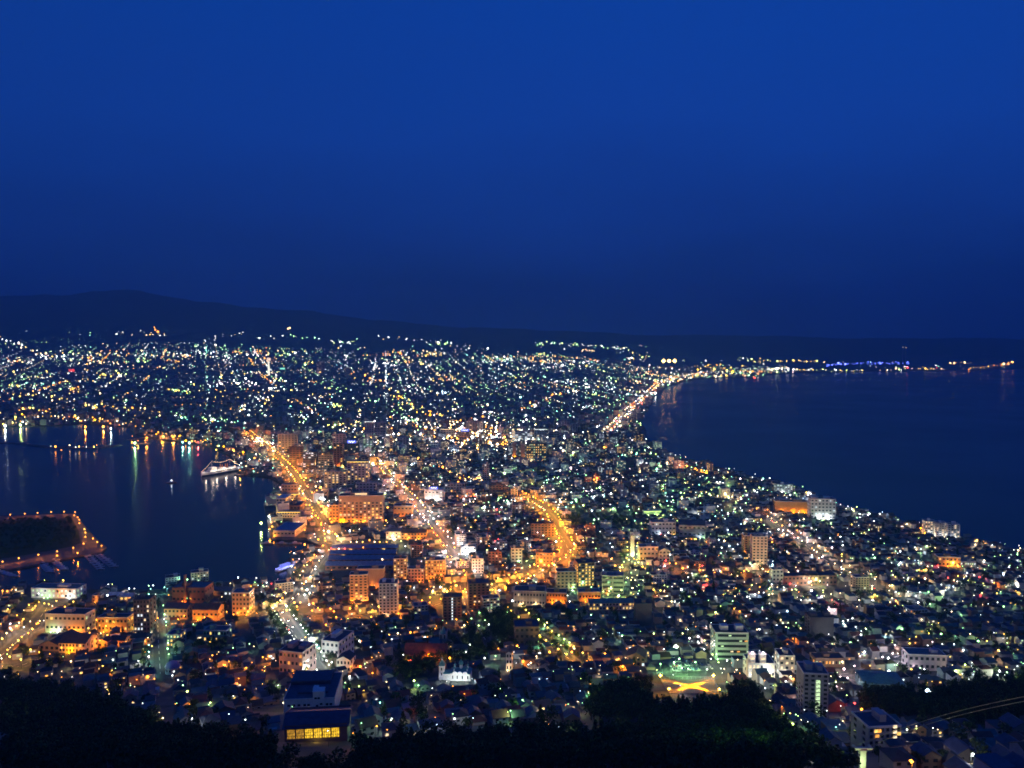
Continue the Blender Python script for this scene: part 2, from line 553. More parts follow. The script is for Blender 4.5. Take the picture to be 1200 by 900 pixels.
def lamp(p, c, r=0.8, L=9.0, watt=0.0, h=8.0, road=None, side=None):
    LAMPS.append(dict(p=Vector(p), c=c, r=r, L=L, watt=watt, h=h, road=road, side=side))


ROADS = []


def road(px, short, width, cols, spacing, watt, L=10, r=0.8, both=True, h=9.0, build=True, jit=0.15, near_first=True):
    pts = [at(*p) for p in px]
    line = smooth_line(pts)
    line = densify(line, 12.0)
    if build:
        structure(strip('pavement', line, -width / 2 - 3, width / 2 + 3, pave, 0.22))
        structure(strip('road', line, -width / 2, width / 2, asphalt, 0.32))
        structure(strip('lane_marking', line, -0.25, 0.25, paint, 0.36, dash=True))
        for p in line[::2]: KEEP.append((p.x, p.y, width / 2 + (8.5 if short in ('the harbour road', 'the long curving avenue', 'the wide boulevard', 'the quay road', 'the eastern avenue') else 6.3)))
    ROADS.append((line, width))
    if line[0].y > line[-1].y: line = line[::-1]
    acc, nxt, sgn = 0.0, 0.0, 1
    for a, b_ in zip(line, line[1:]):
        seg = (b_ - a).length; d = (b_ - a) / max(seg, 1e-6); n = Vector((d.y, -d.x))
        while nxt <= acc + seg:
            q = a + d * (nxt - acc)
            for s in ((1, -1) if both else (sgn,)):
                if rnd.random() < (0.10 if jit > 0.2 else 0.04): continue
                o = q + n * s * (width / 2 + 1.5 + rnd.uniform(0, 3.0 if jit > 0.2 else 0.5)) + d * rnd.uniform(-jit, jit) * spacing
                k = rnd.uniform(0.75, 1.3)
                lamp((o.x, o.y, zt(o.x, o.y)), rnd.choice(cols), r * rnd.uniform(0.85, 1.2), L * k, watt * k, h, short, 'right' if s > 0 else 'left')
            sgn = -sgn; nxt += spacing
        acc += seg


road([(290, 508), (304, 519), (320, 533), (343, 556), (358, 580), (372, 602), (384, 622), (389, 642)], 'the harbour road', 13, 'OOOOOOMY', 29, 30000, 9, 1.25, h=11, jit=0.35)
road([(389, 642), (375, 655), (362, 675), (350, 694), (338, 709), (330, 717)], 'the south harbour street', 9, 'MMWO', 27, 9000, 8, 0.9, jit=0.3)
road([(326, 716), (335, 729), (353, 755), (364, 770), (374, 790)], 'the wide boulevard', 13, 'WWVV', 17, 5200, 9, 0.7, h=8, jit=0.12)
road([(438, 540), (452, 556), (466, 572), (486, 590), (497, 607), (511, 625), (526, 645), (533, 662), (538, 680), (541, 697)], 'the tramway street', 11, 'OOOWPOOY', 27, 22000, 10, 1.0, h=10, jit=0.4)
road([(604, 580), (628, 592), (645, 604), (652, 620), (664, 638), (667, 649), (650, 661), (628, 673), (600, 685), (570, 691), (541, 697)], 'the long curving avenue', 14, 'OOOOAY', 22, 30000, 9, 1.05, h=10, jit=0.3)
road([(890, 600), (905, 610), (930, 628), (955, 648), (980, 665), (1010, 683), (1035, 694)], 'the eastern avenue', 10, 'MMMPO', 29, 10000, 8, 0.95, jit=0.35)
road([(690, 656), (712, 658), (740, 663), (780, 669), (830, 671), (870, 672), (920, 674), (960, 690)], 'the twin tower street', 10, 'OOOAM', 40, 11000, 8, 0.9, jit=0.4)
road([(-14, 780), (8, 764), (22, 750), (40, 733), (52, 717), (60, 706), (96, 702)], 'the quay road', 13, 'OYYM', 21, 5200, 9, 0.75, jit=0.25)
road([(-30, 745), (10, 741), (38, 740), (48, 735)], 'the quay side street', 10, 'MYO', 26, 5000, 9, 0.7, jit=0.3)
road([(20, 782), (52, 770), (78, 767), (104, 764), (118, 756), (112, 735)], 'the street round the cream warehouse', 10, 'OOY', 26, 5200, 8, 0.75, jit=0.3)
road([(104, 738), (150, 735), (185, 736), (220, 732), (262, 729), (300, 722), (318, 716)], 'the brick brewery street', 10, 'OOY', 25, 7500, 8, 0.75, jit=0.3)
road([(184, 697), (184, 715), (185, 735), (186, 760), (188, 790)], 'the green lit slope', 10, 'TGWG', 30, 3200, 9, 0.7, jit=0.3)
road([(600, 716), (622, 736), (645, 757), (672, 776)], 'the yellow lit avenue', 12, 'YYLY', 19, 5000, 8, 0.85, jit=0.3)
road([(318, 716), (352, 722), (400, 724), (440, 722), (490, 716), (520, 706), (541, 697)], 'the lower town street', 9, 'OOOY', 23, 14000, 8, 0.85, jit=0.35)
road([(541, 697), (546, 712), (560, 735), (575, 760)], 'the dark church slope', 9, 'GWO', 34, 2000, 7, 0.7, jit=0.3)
road([(741, 640), (742, 655), (735, 675), (722, 698), (715, 712)], 'the lime lit street', 9, 'LYG', 24, 5200, 7, 0.8, jit=0.3)
road([(712, 508), (725, 495), (738, 481), (754, 468), (764, 457), (775, 448), (800, 442), (830, 437)], 'the beach road', 22, 'OMMPOW', 80, 36000, 9, 2.5, h=14, jit=0.6)
road([(955, 792), (1000, 790), (1040, 772), (1090, 760)], 'the hill street', 9, 'PWM', 36, 4200, 9, 0.7, jit=0.3)
road([(905, 700), (955, 694), (1000, 712), (1060, 705), (1130, 700)], 'the upper hill street', 9, 'PWML', 33, 4200, 8, 0.7, jit=0.3)

# rows of lights farther away: pixels, colours, spacing in pixels, size
FARROW = [([(0, 396), (18, 401), (42, 413), (58, 418)], 'WMWY', 2.2, 1.5), ([(55, 418), (105, 415), (200, 416), (300, 417)], 'MWWY', 3.0, 1.1), ([(100, 424), (150, 428), (200, 431)], 'MOP', 3.2, 1.0),
          ([(0, 437), (40, 441), (100, 446), (150, 441)], 'WWYM', 3.6, 1.1), ([(0, 462), (60, 464), (100, 473), (150, 481), (200, 485)], 'YOYM', 3.4, 1.2), ([(22, 477), (60, 482)], 'OAO', 3.0, 1.3),
          ([(88, 489), (128, 491)], 'AYO', 4.0, 1.3), ([(0, 495), (40, 493)], 'YAM', 3.2, 1.3), ([(150, 492), (170, 503), (205, 511)], 'AO', 3.6, 1.2), ([(200, 482), (225, 488), (260, 491)], 'GWWG', 3.6, 1.2),
          ([(304, 482), (316, 461), (326, 437)], 'WMYM', 1.7, 1.2), ([(340, 470), (360, 476), (378, 484)], 'WMP', 2.4, 1.1), ([(414, 439), (432, 445), (446, 453), (460, 461), (476, 469), (488, 478), (500, 482), (522, 488)], 'AOYO', 2.3, 1.25),
          ([(450, 424), (470, 421), (512, 428)], 'WMWL', 2.0, 1.2), ([(475, 413), (500, 415), (520, 412)], 'YWM', 2.5, 1.0), ([(610, 478), (628, 473), (645, 466), (660, 461)], 'OPOM', 2.2, 1.2), ([(622, 428), (660, 424), (690, 427)], 'YWM', 3.0, 1.0),
          ([(450, 480), (470, 487), (500, 501)], 'GLG', 2.6, 1.0), ([(768, 449), (785, 446), (800, 443), (815, 440), (840, 437)], 'MWOYP', 2.0, 1.4), ([(818, 429), (830, 428), (845, 431), (858, 435)], 'YAY', 1.8, 1.3),
          ([(835, 440), (858, 439)], 'YAM', 2.2, 1.2), ([(866, 440), (880, 444), (890, 437), (900, 432)], 'OYMR', 2.2, 1.3), ([(900, 422.5), (960, 423)], 'YYLM', 3.2, 1.5), ([(900, 432), (925, 432), (935, 433)], 'PMW', 2.2, 1.8), ([(935, 433), (990, 434), (1045, 434), (1065, 430)], 'WYML', 3.0, 1.0),
          ([(968, 427), (1005, 426), (1065, 425)], 'BBB', 2.2, 1.3), ([(1060, 430), (1075, 432), (1110, 432)], 'RPYM', 3.6, 1.0), ([(1115, 426), (1128, 425)], 'MYO', 2.4, 1.2), ([(1135, 431), (1160, 430)], 'MOY', 2.8, 1.2), ([(1167, 429), (1178, 427), (1189, 423)], 'OYMO', 2.0, 1.4),
          ([(130, 389), (160, 390), (205, 392)], 'WMWY', 3.4, 1.0), ([(181, 387), (185, 388)], 'OO', 1.5, 1.5), ([(240, 400), (262, 394), (290, 390)], 'WYW', 3.2, 1.0), ([(335, 385), (345, 384)], 'MW', 2.0, 1.5), ([(300, 396), (330, 394), (360, 395), (395, 401)], 'WWG', 4.2, 0.9),
          ([(390, 400), (415, 402)], 'LGW', 2.0, 1.1), ([(445, 396), (480, 398), (530, 402)], 'WYW', 3.6, 1.0), ([(505, 404), (530, 403)], 'LG', 2.2, 1.1), ([(626, 402), (660, 403), (700, 406), (735, 410)], 'LWG', 3.2, 0.9), ([(670, 404), (678, 405)], 'LG', 1.6, 1.4),
          ([(740, 415), (765, 418)], 'WLY', 3.0, 1.0), ([(865, 420), (885, 424), (900, 421)], 'WLY', 2.6, 1.3), ([(240, 452), (275, 447), (300, 450)], 'WPW', 2.0, 1.3), ([(118, 440), (135, 438), (150, 440)], 'WYL', 1.6, 1.4),
          ([(60, 525), (80, 525), (100, 523), (115, 521)], 'MOYW', 6.0, 1.3), ([(290, 540), (310, 536), (330, 545)], 'OMW', 3.2, 1.0), ([(560, 505), (590, 504), (620, 507)], 'MOW', 2.6, 1.3), ([(540, 518), (560, 520), (600, 520)], 'OMO', 2.6, 1.5),
          ([(384, 497), (415, 496), (432, 496)], 'YYM', 2.4, 1.1), ([(396, 504), (418, 502)], 'WPM', 1.8, 1.4), ([(430, 541), (455, 542), (490, 540)], 'WLW', 2.0, 1.2), ([(505, 537), (515, 545), (540, 560), (565, 561)], 'OOMO', 2.6, 1.1), ([(720, 470), (745, 460)], 'TWG', 2.6, 1.0)]
FARROW += [([(714, 506), (727, 493), (740, 479), (756, 466), (766, 455), (778, 447)], 'MPOPRO', 1.6, 1.15), ([(718, 507), (731, 494), (744, 480), (759, 467)], 'RMPM', 2.2, 1.2), ([(176, 507), (205, 512), (245, 520), (275, 529), (300, 536)], 'AOOY', 2.8, 1.2),
           ([(0, 486), (60, 487), (120, 492), (150, 498)], 'OYAM', 3.0, 1.3), ([(296, 513), (309, 515), (319, 520), (321, 526)], 'WMWM', 1.1, 0.9), ([(292, 517), (304, 519), (311, 526)], 'MWY', 1.3, 0.9), ([(210, 492), (225, 490), (262, 492), (290, 497)], 'WGGTL', 3.0, 1.2)]
FAR = []   # (point, colour, radius, L)
for px, cols, step, size in FARROW:
    L_ = 0.0; nxt = 0.0
    for (x0, y0), (x1, y1) in zip(px, px[1:]):
        seg = math.hypot(x1 - x0, y1 - y0)
        while nxt < L_ + seg:
            t = (nxt - L_) / seg
            sp2 = 1.7 if y0 > 412 else 1.1
            x, y = x0 + (x1 - x0) * t + rnd.gauss(0, 1.5), y0 + (y1 - y0) * t + rnd.gauss(0, sp2) * (0.45 if x0 > 865 else 1)
            h = 8 if y > 470 else 11
            k = rnd.lognormvariate(-0.1, 0.45)
            p = at(x, y, h)
            D = p.y
            ok = in_poly([p.x], [p.y], POLY)[0]
            if ok or x < 300: FAR.append((Vector((p.x, p.y, p.z + h)), rnd.choice(cols), D * 0.00052 * size * min(1.9, k), 11 * rnd.lognormvariate(0, 0.5) * (0.9 if x0 > 865 else 1)))
            nxt += step * (0.7 if x0 > 865 else 1) * rnd.choice((0.5, 0.7, 1.0, 1.2, 1.6, 2.6))
        L_ += seg

# ------------------------------------------------------------------ lit and dark buildings of their own
WALL = {'tan': (0.42, 0.30, 0.21), 'cream': (0.55, 0.48, 0.38), 'white': (0.68, 0.67, 0.64), 'grey': (0.34, 0.34, 0.35), 'dark': (0.13, 0.12, 0.125), 'brick': (0.30, 0.13, 0.085),
        'pink': (0.52, 0.33, 0.31), 'brown': (0.22, 0.15, 0.115), 'blue': (0.16, 0.22, 0.33), 'teal': (0.12, 0.24, 0.26), 'mint': (0.40, 0.52, 0.44), 'lilac': (0.40, 0.36, 0.42), 'ochre': (0.50, 0.34, 0.14)}
ROOFC = {'bright_blue': (0.17, 0.22, 0.36), 'blue': (0.045, 0.062, 0.11), 'grey': (0.15, 0.16, 0.175), 'dark': (0.055, 0.055, 0.06), 'red': (0.25, 0.07, 0.05), 'brown': (0.13, 0.085, 0.06), 'white': (0.6, 0.6, 0.6), 'teal': (0.07, 0.19, 0.20), 'green': (0.08, 0.16, 0.09)}


def wallm(k): return mat('wall_' + k, WALL[k], 0.85, 0.16, 0.12)
def roofm(k): return mat('roof_' + k, ROOFC[k], 0.6, 0.3, 0.35)


GLASS = mat('dark_glass', (0.03, 0.035, 0.045), 0.15, 0.3, 0.5, spec=0.5)
LIT = {'y': pane('pane_yellow', (1.0, 0.60, 0.14), 1.6), 'w': pane('pane_warm', (1.0, 0.76, 0.45), 1.3), 'g': pane('pane_greenish', (0.72, 1.0, 0.55), 1.0), 'c': pane('pane_cool', (0.85, 0.95, 1.0), 1.2), 'o': pane('pane_orange', (1.0, 0.42, 0.07), 1.3)}
TRIM = mat('light_trim', (0.62, 0.60, 0.57), 0.7, 0.12, 0.4)
METAL = mat('dark_metal', (0.12, 0.12, 0.125), 0.45, 0.2, 1.0, metal=0.6)
WIN = {}


def win_mesh(w, h, m):
    k = (round(w, 1), round(h, 1), m.name)
    if k not in WIN:
        b_ = MB(); b_.box(-k[0] / 2, k[0] / 2, -0.14, 0.06, -k[1] / 2, k[1] / 2)
        WIN[k] = b_.mesh('window', m)
    return WIN[k]


def zpix(px, py, Y): return CAM_Z + ray(px, py).z * Y


def block(name, label, short, cat, x0, x1, yt, yb, rot=0.0, depth=16, wall='tan', roof='grey', floors=4, cols=6, lit=0.3, tone='yw', style='plain', rooftype='flat', glow=None, box=1, side=True, darkwin=True, group=None, sign=None, cornice=None, dim=False):
    """one building: walls, roof, a roof box or two, its windows each a part of its own"""
    p = at((x0 + x1) / 2, yb)
    w = (x1 - x0) / FPX * p.y / max(0.8, math.cos(R(rot)))
    H = max(3.2, zpix((x0 + x1) / 2, yt, p.y) - p.z)
    t = thing(name, label, cat, p, R(rot), group)
    if short: LAND.append((p, short))
    KEEP.append((p.x - math.sin(R(rot)) * depth / 2, p.y + depth / 2 * math.cos(R(rot)), max(w, depth) * 0.62 + 5))
    # a second circle at either end keeps houses out of long buildings
    if w > 1.6 * depth:
        for s in (-0.36, 0, 0.36): KEEP.append((p.x + s * w * math.cos(R(rot)), p.y + s * w * math.sin(R(rot)) + depth / 2, depth * 0.75 + 6))
    b_ = MB()
    rh = 0.0
    if rooftype in ('gable', 'hip', 'gabley'):
        rh = min(0.42 * (depth if rooftype != 'gabley' else w) * 0.5 + 0.5, H * 0.45, 9); eave = H - rh * 0.8
    else: eave = H
    b_.box(-w / 2, w / 2, 0, depth, -5, eave, top=rooftype == 'flat')
    b_.build('wall', wallm(wall), t)
    r_ = MB()
    if rooftype == 'flat':
        r_.box(-w / 2 + 0.3, w / 2 - 0.3, 0.3, depth - 0.3, eave + 0.02, eave + 0.1)
        r_.build('roof', roofm(roof), t)
        q = MB()   # parapet
        for a in ((-w / 2 - 0.12, w / 2 + 0.12, -0.12, 0.28), (-w / 2 - 0.12, w / 2 + 0.12, depth - 0.28, depth + 0.12)): q.box(*a, eave - 0.35, eave + 0.75)
        for a in ((-w / 2 - 0.12, -w / 2 + 0.28, 0.285, depth - 0.285), (w / 2 - 0.28, w / 2 + 0.12, 0.285, depth - 0.285)): q.box(*a, eave - 0.35, eave + 0.75)
        q.build('parapet', TRIM if wall not in ('dark', 'brown', 'brick') else wallm(wall), t)
        for i in range(box):
            bw, bd, bh = w * rnd.uniform(0.16, 0.28), depth * rnd.uniform(0.3, 0.5), rnd.uniform(2.4, 4.0)
            bx = (-0.28 + 0.5 * i + rnd.uniform(-0.1, 0.1)) * w if box > 1 else rnd.uniform(-0.25, 0.25) * w
            q = MB(); q.box(bx - bw / 2, bx + bw / 2, depth * 0.3, depth * 0.3 + bd, eave + 0.1, eave + bh); q.box(bx - bw / 2 - 0.2, bx + bw / 2 + 0.2, depth * 0.3 - 0.2, depth * 0.3 + bd + 0.2, eave + bh, eave + bh + 0.2)
            q.build('roof_house', wallm(wall), t)
    elif rooftype == 'gable':
        r_.gable(-w / 2, w / 2, 0, depth, eave, rh, 0, 1, along='x'); r_.build('roof', [roofm(roof), wallm(wall)], t)
    elif rooftype == 'gabley':
        r_.gable(-w / 2, w / 2, 0, depth, eave, rh, 0, 1, along='y'); r_.build('roof', [roofm(roof), wallm(wall)], t)
    else:
        r_.hip(-w / 2, w / 2, 0, depth, eave, rh); r_.build('roof', roofm(roof), t)
    # windows
    fh = eave / max(1, floors)
    pxw = w / max(1, cols) * FPX / p.y
    n = 0
    ww, wh = 0.52 * w / max(1, cols), min(0.5 * fh, 2.6)
    if style == 'band': ww = 0.86 * w / max(1, cols)
    if style == 'tall': wh = 0.72 * fh
    cells = [(i, j) for j in range(floors) for i in range(cols)]
    for i, j in cells:
        on = rnd.random() < lit
        if not on and (not darkwin or pxw < 2.4): continue
        if n >= 78: break
        m = LIT[rnd.choice(tone)] if on else GLASS
        link('window', win_mesh(ww * (1 if not on else rnd.choice((1, 1, 0.7))), wh, m), t, (-w / 2 + (i + 0.5) * w / cols, 0, (j + 0.55) * fh))
        n += 1
    if side and floors:
        sgn = 1 if p.x < 0 else -1
        sc_ = max(1, int(depth / 6))
        sm = 0
        for j in range(floors):
            for i in range(sc_):
                on = rnd.random() < lit * 0.7
                if (not on and pxw < 2.4) or n >= 98 or sm >= 20: continue
                o = link('window', win_mesh(min(2.2, depth / sc_ * 0.45), wh, LIT[rnd.choice(tone)] if on else GLASS), t, (sgn * w / 2, (i + 0.5) * depth / sc_, (j + 0.55) * fh), sgn * math.pi / 2)
                n += 1; sm += 1
    if style in ('balcony', 'galleries'):
        for j in range(1, floors):
            q = MB(); q.box(-w / 2 + 0.2, w / 2 - 0.2, -1.5, -0.003, j * fh - 0.18, j * fh); q.box(-w / 2 + 0.2, w / 2 - 0.2, -1.5, -1.38, j * fh, j * fh + 1.0)
            q.build('balcony', TRIM if wall not in ('dark', 'brown') else wallm('grey'), t)
    if style == 'pilaster':
        for i in range(cols + 1):
            q = MB(); x = -w / 2 + i * w / cols; q.box(x - 0.35, x + 0.35, -0.5, -0.003, 0, eave - 0.4)
            q.build('pilaster', TRIM, t)
    if style == 'fins':
        for i in range(0, cols + 1):
            q = MB(); x = -w / 2 + i * w / cols; q.box(x - 0.3, x + 0.3, -0.7, -0.003, 0.5, eave + 0.3)
            q.build('fin', wallm('grey'), t)
    if style == 'slit':
        for j in range(floors):
            link('window', win_mesh(1.6, fh * 0.55, LIT['c']), t, (0.0, -0.1, (j + 0.5) * fh))
    if cornice:
        q = MB(); q.box(-w / 2, w / 2, -0.5, -0.13, eave - 1.1, eave - 0.2)
        q.build('glowing_cornice', emit('cornice_' + cornice, LC[cornice], 2.2), t)  # emissive strip: the lit edge is put into the material
    if sign:
        c, sw, shh, txt = sign
        q = MB(); q.box(-sw / 2, sw / 2, -0.6, -0.15, eave + 0.9, eave + 0.9 + shh)
        sb = q.build('sign_board', emit('sign_' + c, LC[c], 1.3), t)
        sb.location.y = depth * 0.2
        if txt:
            k = 5; cw = sw * 0.72 / k
            for i in range(k):
                q = MB(); x = -sw * 0.36 + i * cw
                # each character is made of two strokes and a bar, too small to read as in the photograph
                zz = eave + 0.9
                q.box(x + cw * 0.1, x + cw * 0.3, -0.75, -0.603, zz + shh * 0.25, zz + shh * 0.75)
                q.box(x + cw * 0.305, x + cw * 0.8, -0.75, -0.603, zz + shh * (0.25 if i % 2 else 0.55), zz + shh * (0.42 if i % 2 else 0.75))
                q.build('lettering', emit('sign_text', (1, 1, 1), 3.0), sb)
    if glow:
        for (c, fx, watt) in glow:
            gx = fx * w / 2
            q = MB(); q.octa((gx, -3.0, 1.4), 0.55)
            q.tube((gx, -3.0, -0.5), (gx, -3.0, 1.3), 0.12, n=5)
            fl = q.build('facade_lamp', emit('lamp_' + c, LC[c], 9.0), t)
            point('facade_glow', fl, (gx, -3.4, 2.6), LG(c), watt * 1.15, 0.5)
    return t, p, w, eave, depth


bl = block
# harbour side, lower left
bl('ferry_hall', 'low white harbour hall with two rows of greenish lit windows on the quay edge', 'the lit harbour hall', 'hall', 35, 91, 690, 701, -4, 22, 'white', 'grey', 2, 11, 0.8, 'gc', glow=[('W', 0.75, 2500), ('G', -0.2, 1200)])
bl('quay_office', 'small orange lit office beside the water', 'the small orange quay office', 'building', 108, 118, 698, 706, 0, 9, 'tan', 'dark', 2, 3, 0.3, 'o', glow=[('O', 0, 1600)])
bl('boat_shed', 'pale pink boat shed on the quay between orange lamps', 'the pale pink boat shed', 'shed', 126, 139, 696, 703, 0, 12, 'pink', 'white', 1, 3, 0.2, rooftype='gable')
bl('boat_shed', 'cream boat shed at the end of the quay, orange lamp at its corner', 'the cream boat shed', 'shed', 140, 155, 697, 704, 0, 12, 'cream', 'white', 1, 3, 0.2, rooftype='gable', glow=[('O', 0.7, 900)])
bl('seafood_market', 'long two storey market hall, left half lit white and right half lit orange', 'the half white half orange market hall', 'market hall', 52, 101, 720, 741, -3, 20, 'cream', 'dark', 2, 9, 0.1, 'yg', glow=[('G', -0.65, 2600), ('W', -0.3, 1600), ('O', 0.4, 4200), ('O', 0.75, 1800)])
bl('warehouse', 'low warehouse with a broad black roof beside the quay road', 'the black roofed warehouse', 'warehouse', 45, 71, 752, 763, -8, 32, 'tan', 'dark', 1, 4, 0.1, rooftype='gabley')
bl('warehouse', 'cream two storey warehouse lit strong orange from a lamp in front', 'the orange lit cream warehouse', 'warehouse', 68, 101, 749, 765, -4, 22, 'cream', 'dark', 2, 8, 0.05, 'y', rooftype='gable', glow=[('A', -0.1, 5200), ('O', 0.6, 900)])
bl('tenement', 'orange lit row building with tall yellow windows behind dark roofs', 'the orange row building', 'building', 114, 150, 724, 741, -2, 14, 'ochre', 'dark', 2, 8, 0.2, 'y', glow=[('O', -0.5, 2600), ('O', 0.5, 2600)])
bl('office_block', 'narrow dark office block dotted with tiny windows beside the green lit slope', 'the dark office block by the green slope', 'office', 157, 176, 703, 745, 0, 16, 'dark', 'dark', 8, 5, 0.2, 'wc')
bl('inn', 'small orange lit inn with a low roof above the black trees', 'the small orange inn', 'inn', 128, 146, 748, 758, 0, 12, 'tan', 'dark', 1, 5, 0.2, 'y', rooftype='gable', glow=[('O', 0, 1600)])
bl('inn', 'long orange lit inn with one blazing lamp at its door', 'the long orange inn', 'inn', 152, 176, 745, 755, 0, 12, 'tan', 'dark', 1, 6, 0.2, 'y', rooftype='gable', glow=[('A', 0.25, 3600)])
bl('storehouse', 'little round gabled storehouse glowing orange', 'the little orange storehouse', 'storehouse', 114, 126, 750, 760, 0, 10, 'tan', 'brown', 1, 2, 0, 'y', rooftype='gabley', glow=[('O', 0, 1300)])
bl('brewery', 'brown brick brewery hall with a flat grey blue roof by the harbour', 'the brick brewery', 'brewery', 201, 241, 689, 707, -3, 26, 'brick', 'grey', 2, 8, 0.0, 'w')
bl('beer_hall', 'cream hall with a blue roof and one white lit corner next to the brick chimney', 'the blue roofed beer hall', 'hall', 192, 220, 710, 726, -2, 18, 'tan', 'blue', 2, 6, 0.05, 'w', rooftype='gable', glow=[('W', -0.9, 700), ('O', 0.3, 1200)])
bl('storehouse', 'wide orange lit brick storehouse right of the brick chimney', 'the orange brick storehouse', 'storehouse', 225, 256, 711, 727, -2, 18, 'ochre', 'dark', 1, 6, 0.0, 'y', rooftype='gable', glow=[('O', -0.5, 2800), ('O', 0.4, 2800)])
bl('hotel', 'tan four storey block glowing orange at its foot near the harbour shore', 'the four storey harbour block', 'building', 272, 293, 695, 721, 0, 18, 'tan', 'grey', 5, 5, 0.06, 'y', glow=[('O', -0.2, 3600), ('O', 0.7, 2400)])
bl('quay_shed', 'long low dark quay shed with a few white lamps', 'the long dark quay shed', 'shed', 243, 272, 690, 699, -2, 14, 'dark', 'grey', 1, 6, 0.25, 'c', rooftype='gable')
bl('school', 'school wing with rows of pale yellow windows in the lower town', 'the pale yellow school wing', 'school', 195, 211, 744, 758, -4, 14, 'teal', 'blue', 3, 4, 0.85, 'gy')
bl('school', 'long school with one unbroken row of yellow green windows', 'the long yellow windowed school', 'school', 238, 266, 739, 753, -4, 14, 'teal', 'blue', 2, 8, 0.6, 'gy')
# boulevard quarter
bl('pink_hall', 'pink four storey hall with a black roof at the foot of the boulevard', 'the pink hall', 'hall', 326, 356, 764, 791, -14, 24, 'pink', 'dark', 3, 6, 0.08, 'o', box=2)
bl('office_block', 'pale L-plan office with a blue roof on the right of the boulevard', 'the pale blue roofed office', 'office', 376, 398, 752, 776, -16, 30, 'white', 'blue', 3, 4, 0.04, 'w')
bl('row_house', 'white gabled row house with dark roof below the pale office', 'the white gabled row house', 'house', 394, 411, 770, 788, -8, 14, 'white', 'dark', 2, 4, 0.0, rooftype='gabley')
bl('pink_house', 'rose walled house with an orange lamp at its gable', 'the rose walled house', 'house', 411, 424, 776, 786, -6, 10, 'pink', 'brown', 2, 3, 0.0, rooftype='gable', glow=[('O', 0.9, 1500)])
# towers of the lower town
bl('apartment_tower', 'tall tan apartment tower washed orange from two lamps at its foot', 'the orange washed tan tower', 'apartment tower', 410, 431, 674, 707, 6, 16, 'tan', 'blue', 10, 4, 0.10, 'y', glow=[('O', -0.7, 9000), ('O', 0.8, 9000), ('M', 0.1, 2500)])
bl('office_block', 'wide blank tan office behind the orange washed tower', 'the wide blank tan office', 'office', 418, 450, 667, 690, 2, 18, 'tan', 'blue', 5, 6, 0.0, 'y', darkwin=False, glow=[('O', 0.2, 5200), ('O', 0.8, 4000)])
bl('apartment_tower', 'white apartment tower with eleven rows of balconies and a blue top', 'the white balcony tower', 'apartment tower', 444, 466, 684, 723, 4, 18, 'white', 'blue', 11, 5, 0.10, 'w', 'balcony', box=2, glow=[('O', 0.7, 3600), ('M', -0.4, 1500)])
bl('apartment_tower', 'slim tan tower with columns of yellow lit windows', 'the slim yellow windowed tower', 'apartment tower', 461, 477, 655, 683, 4, 14, 'tan', 'dark', 8, 4, 0.5, 'yw', glow=[('O', 0.4, 2800)])
bl('apartment_block', 'tan block with a full grid of orange lit windows', 'the orange grid block', 'apartment block', 498, 522, 657, 679, 2, 14, 'tan', 'grey', 6, 7, 0.55, 'yo', glow=[('O', -0.4, 4500), ('O', 0.5, 4500)])
bl('apartment_block', 'low pinkish block with few lit windows left of the orange grid block', 'the low pinkish block', 'apartment block', 478, 497, 667, 682, 2, 14, 'pink', 'grey', 4, 5, 0.15, 'yw', glow=[('O', 0.5, 1800)])
bl('apartment_tower', 'dark brown apartment tower with specks of light on its right face', 'the dark brown tower', 'apartment tower', 549, 574, 684, 713, 8, 18, 'brown', 'blue', 9, 5, 0.16, 'wo', glow=[('O', 0.8, 2600)])
bl('stair_tower_block', 'dark block with one vertical strip of greenish light', 'the dark block with the strip of light', 'apartment block', 519, 541, 700, 727, 2, 16, 'brown', 'dark', 8, 4, 0.0, style='slit')
bl('apartment_block', 'brick red block beside the tramway street', 'the brick red block', 'apartment block', 572, 588, 647, 663, 0, 14, 'brick', 'dark', 5, 4, 0.08, 'w')
bl('exchange_hall', 'pale classical hall with a long lit colonnade and dark roof', 'the colonnaded hall', 'hall', 602, 639, 693, 711, -5, 22, 'cream', 'dark', 2, 10, 0.10, 'w', 'pilaster', glow=[('M', -0.5, 2600), ('M', 0.4, 2600)])
bl('market_hall', 'orange lit annexe joined to the colonnaded hall on its right', 'the orange annexe', 'hall', 640, 664, 695, 707, -5, 18, 'ochre', 'dark', 2, 7, 0.10, 'y', glow=[('O', -0.4, 3600), ('O', 0.5, 3600)])
bl('market_hall', 'low orange lit hall in front of the yellow windowed apartments', 'the low orange hall', 'hall', 678, 704, 694, 705, 2, 16, 'ochre', 'teal', 1, 7, 0.1, 'y', glow=[('O', -0.4, 3200), ('O', 0.5, 3200)])
bl('apartment_tower', 'dark apartment tower whose flats glow yellow on every floor', 'the yellow flats tower', 'apartment tower', 677, 697, 660, 687, 10, 22, 'brown', 'dark', 8, 5, 0.72, 'yy', 'galleries')
bl('apartment_block', 'tan stepped block in front of a dark blue roof', 'the tan stepped block', 'apartment block', 652, 676, 670, 693, 4, 16, 'tan', 'dark', 6, 5, 0.05, 'w')
bl('white_office', 'pale cube shaped office with ribbons of dark windows and roof tanks', 'the pale cube office', 'office', 705, 731, 675, 696, -6, 18, 'grey', 'grey', 4, 2, 0.12, 'w', 'band', box=2, glow=[('O', -0.5, 1500)])
bl('school', 'long low school with a lit corridor of warm windows', 'the long lit school', 'school', 690, 745, 704, 715, 3, 14, 'cream', 'teal', 2, 14, 0.45, 'wy', rooftype='gable')
bl('office_tower', 'nearly black windowless tower among the house roofs', 'the black windowless tower', 'tower', 745, 764, 708, 734, 0, 18, 'dark', 'dark', 7, 4, 0.0, darkwin=False)
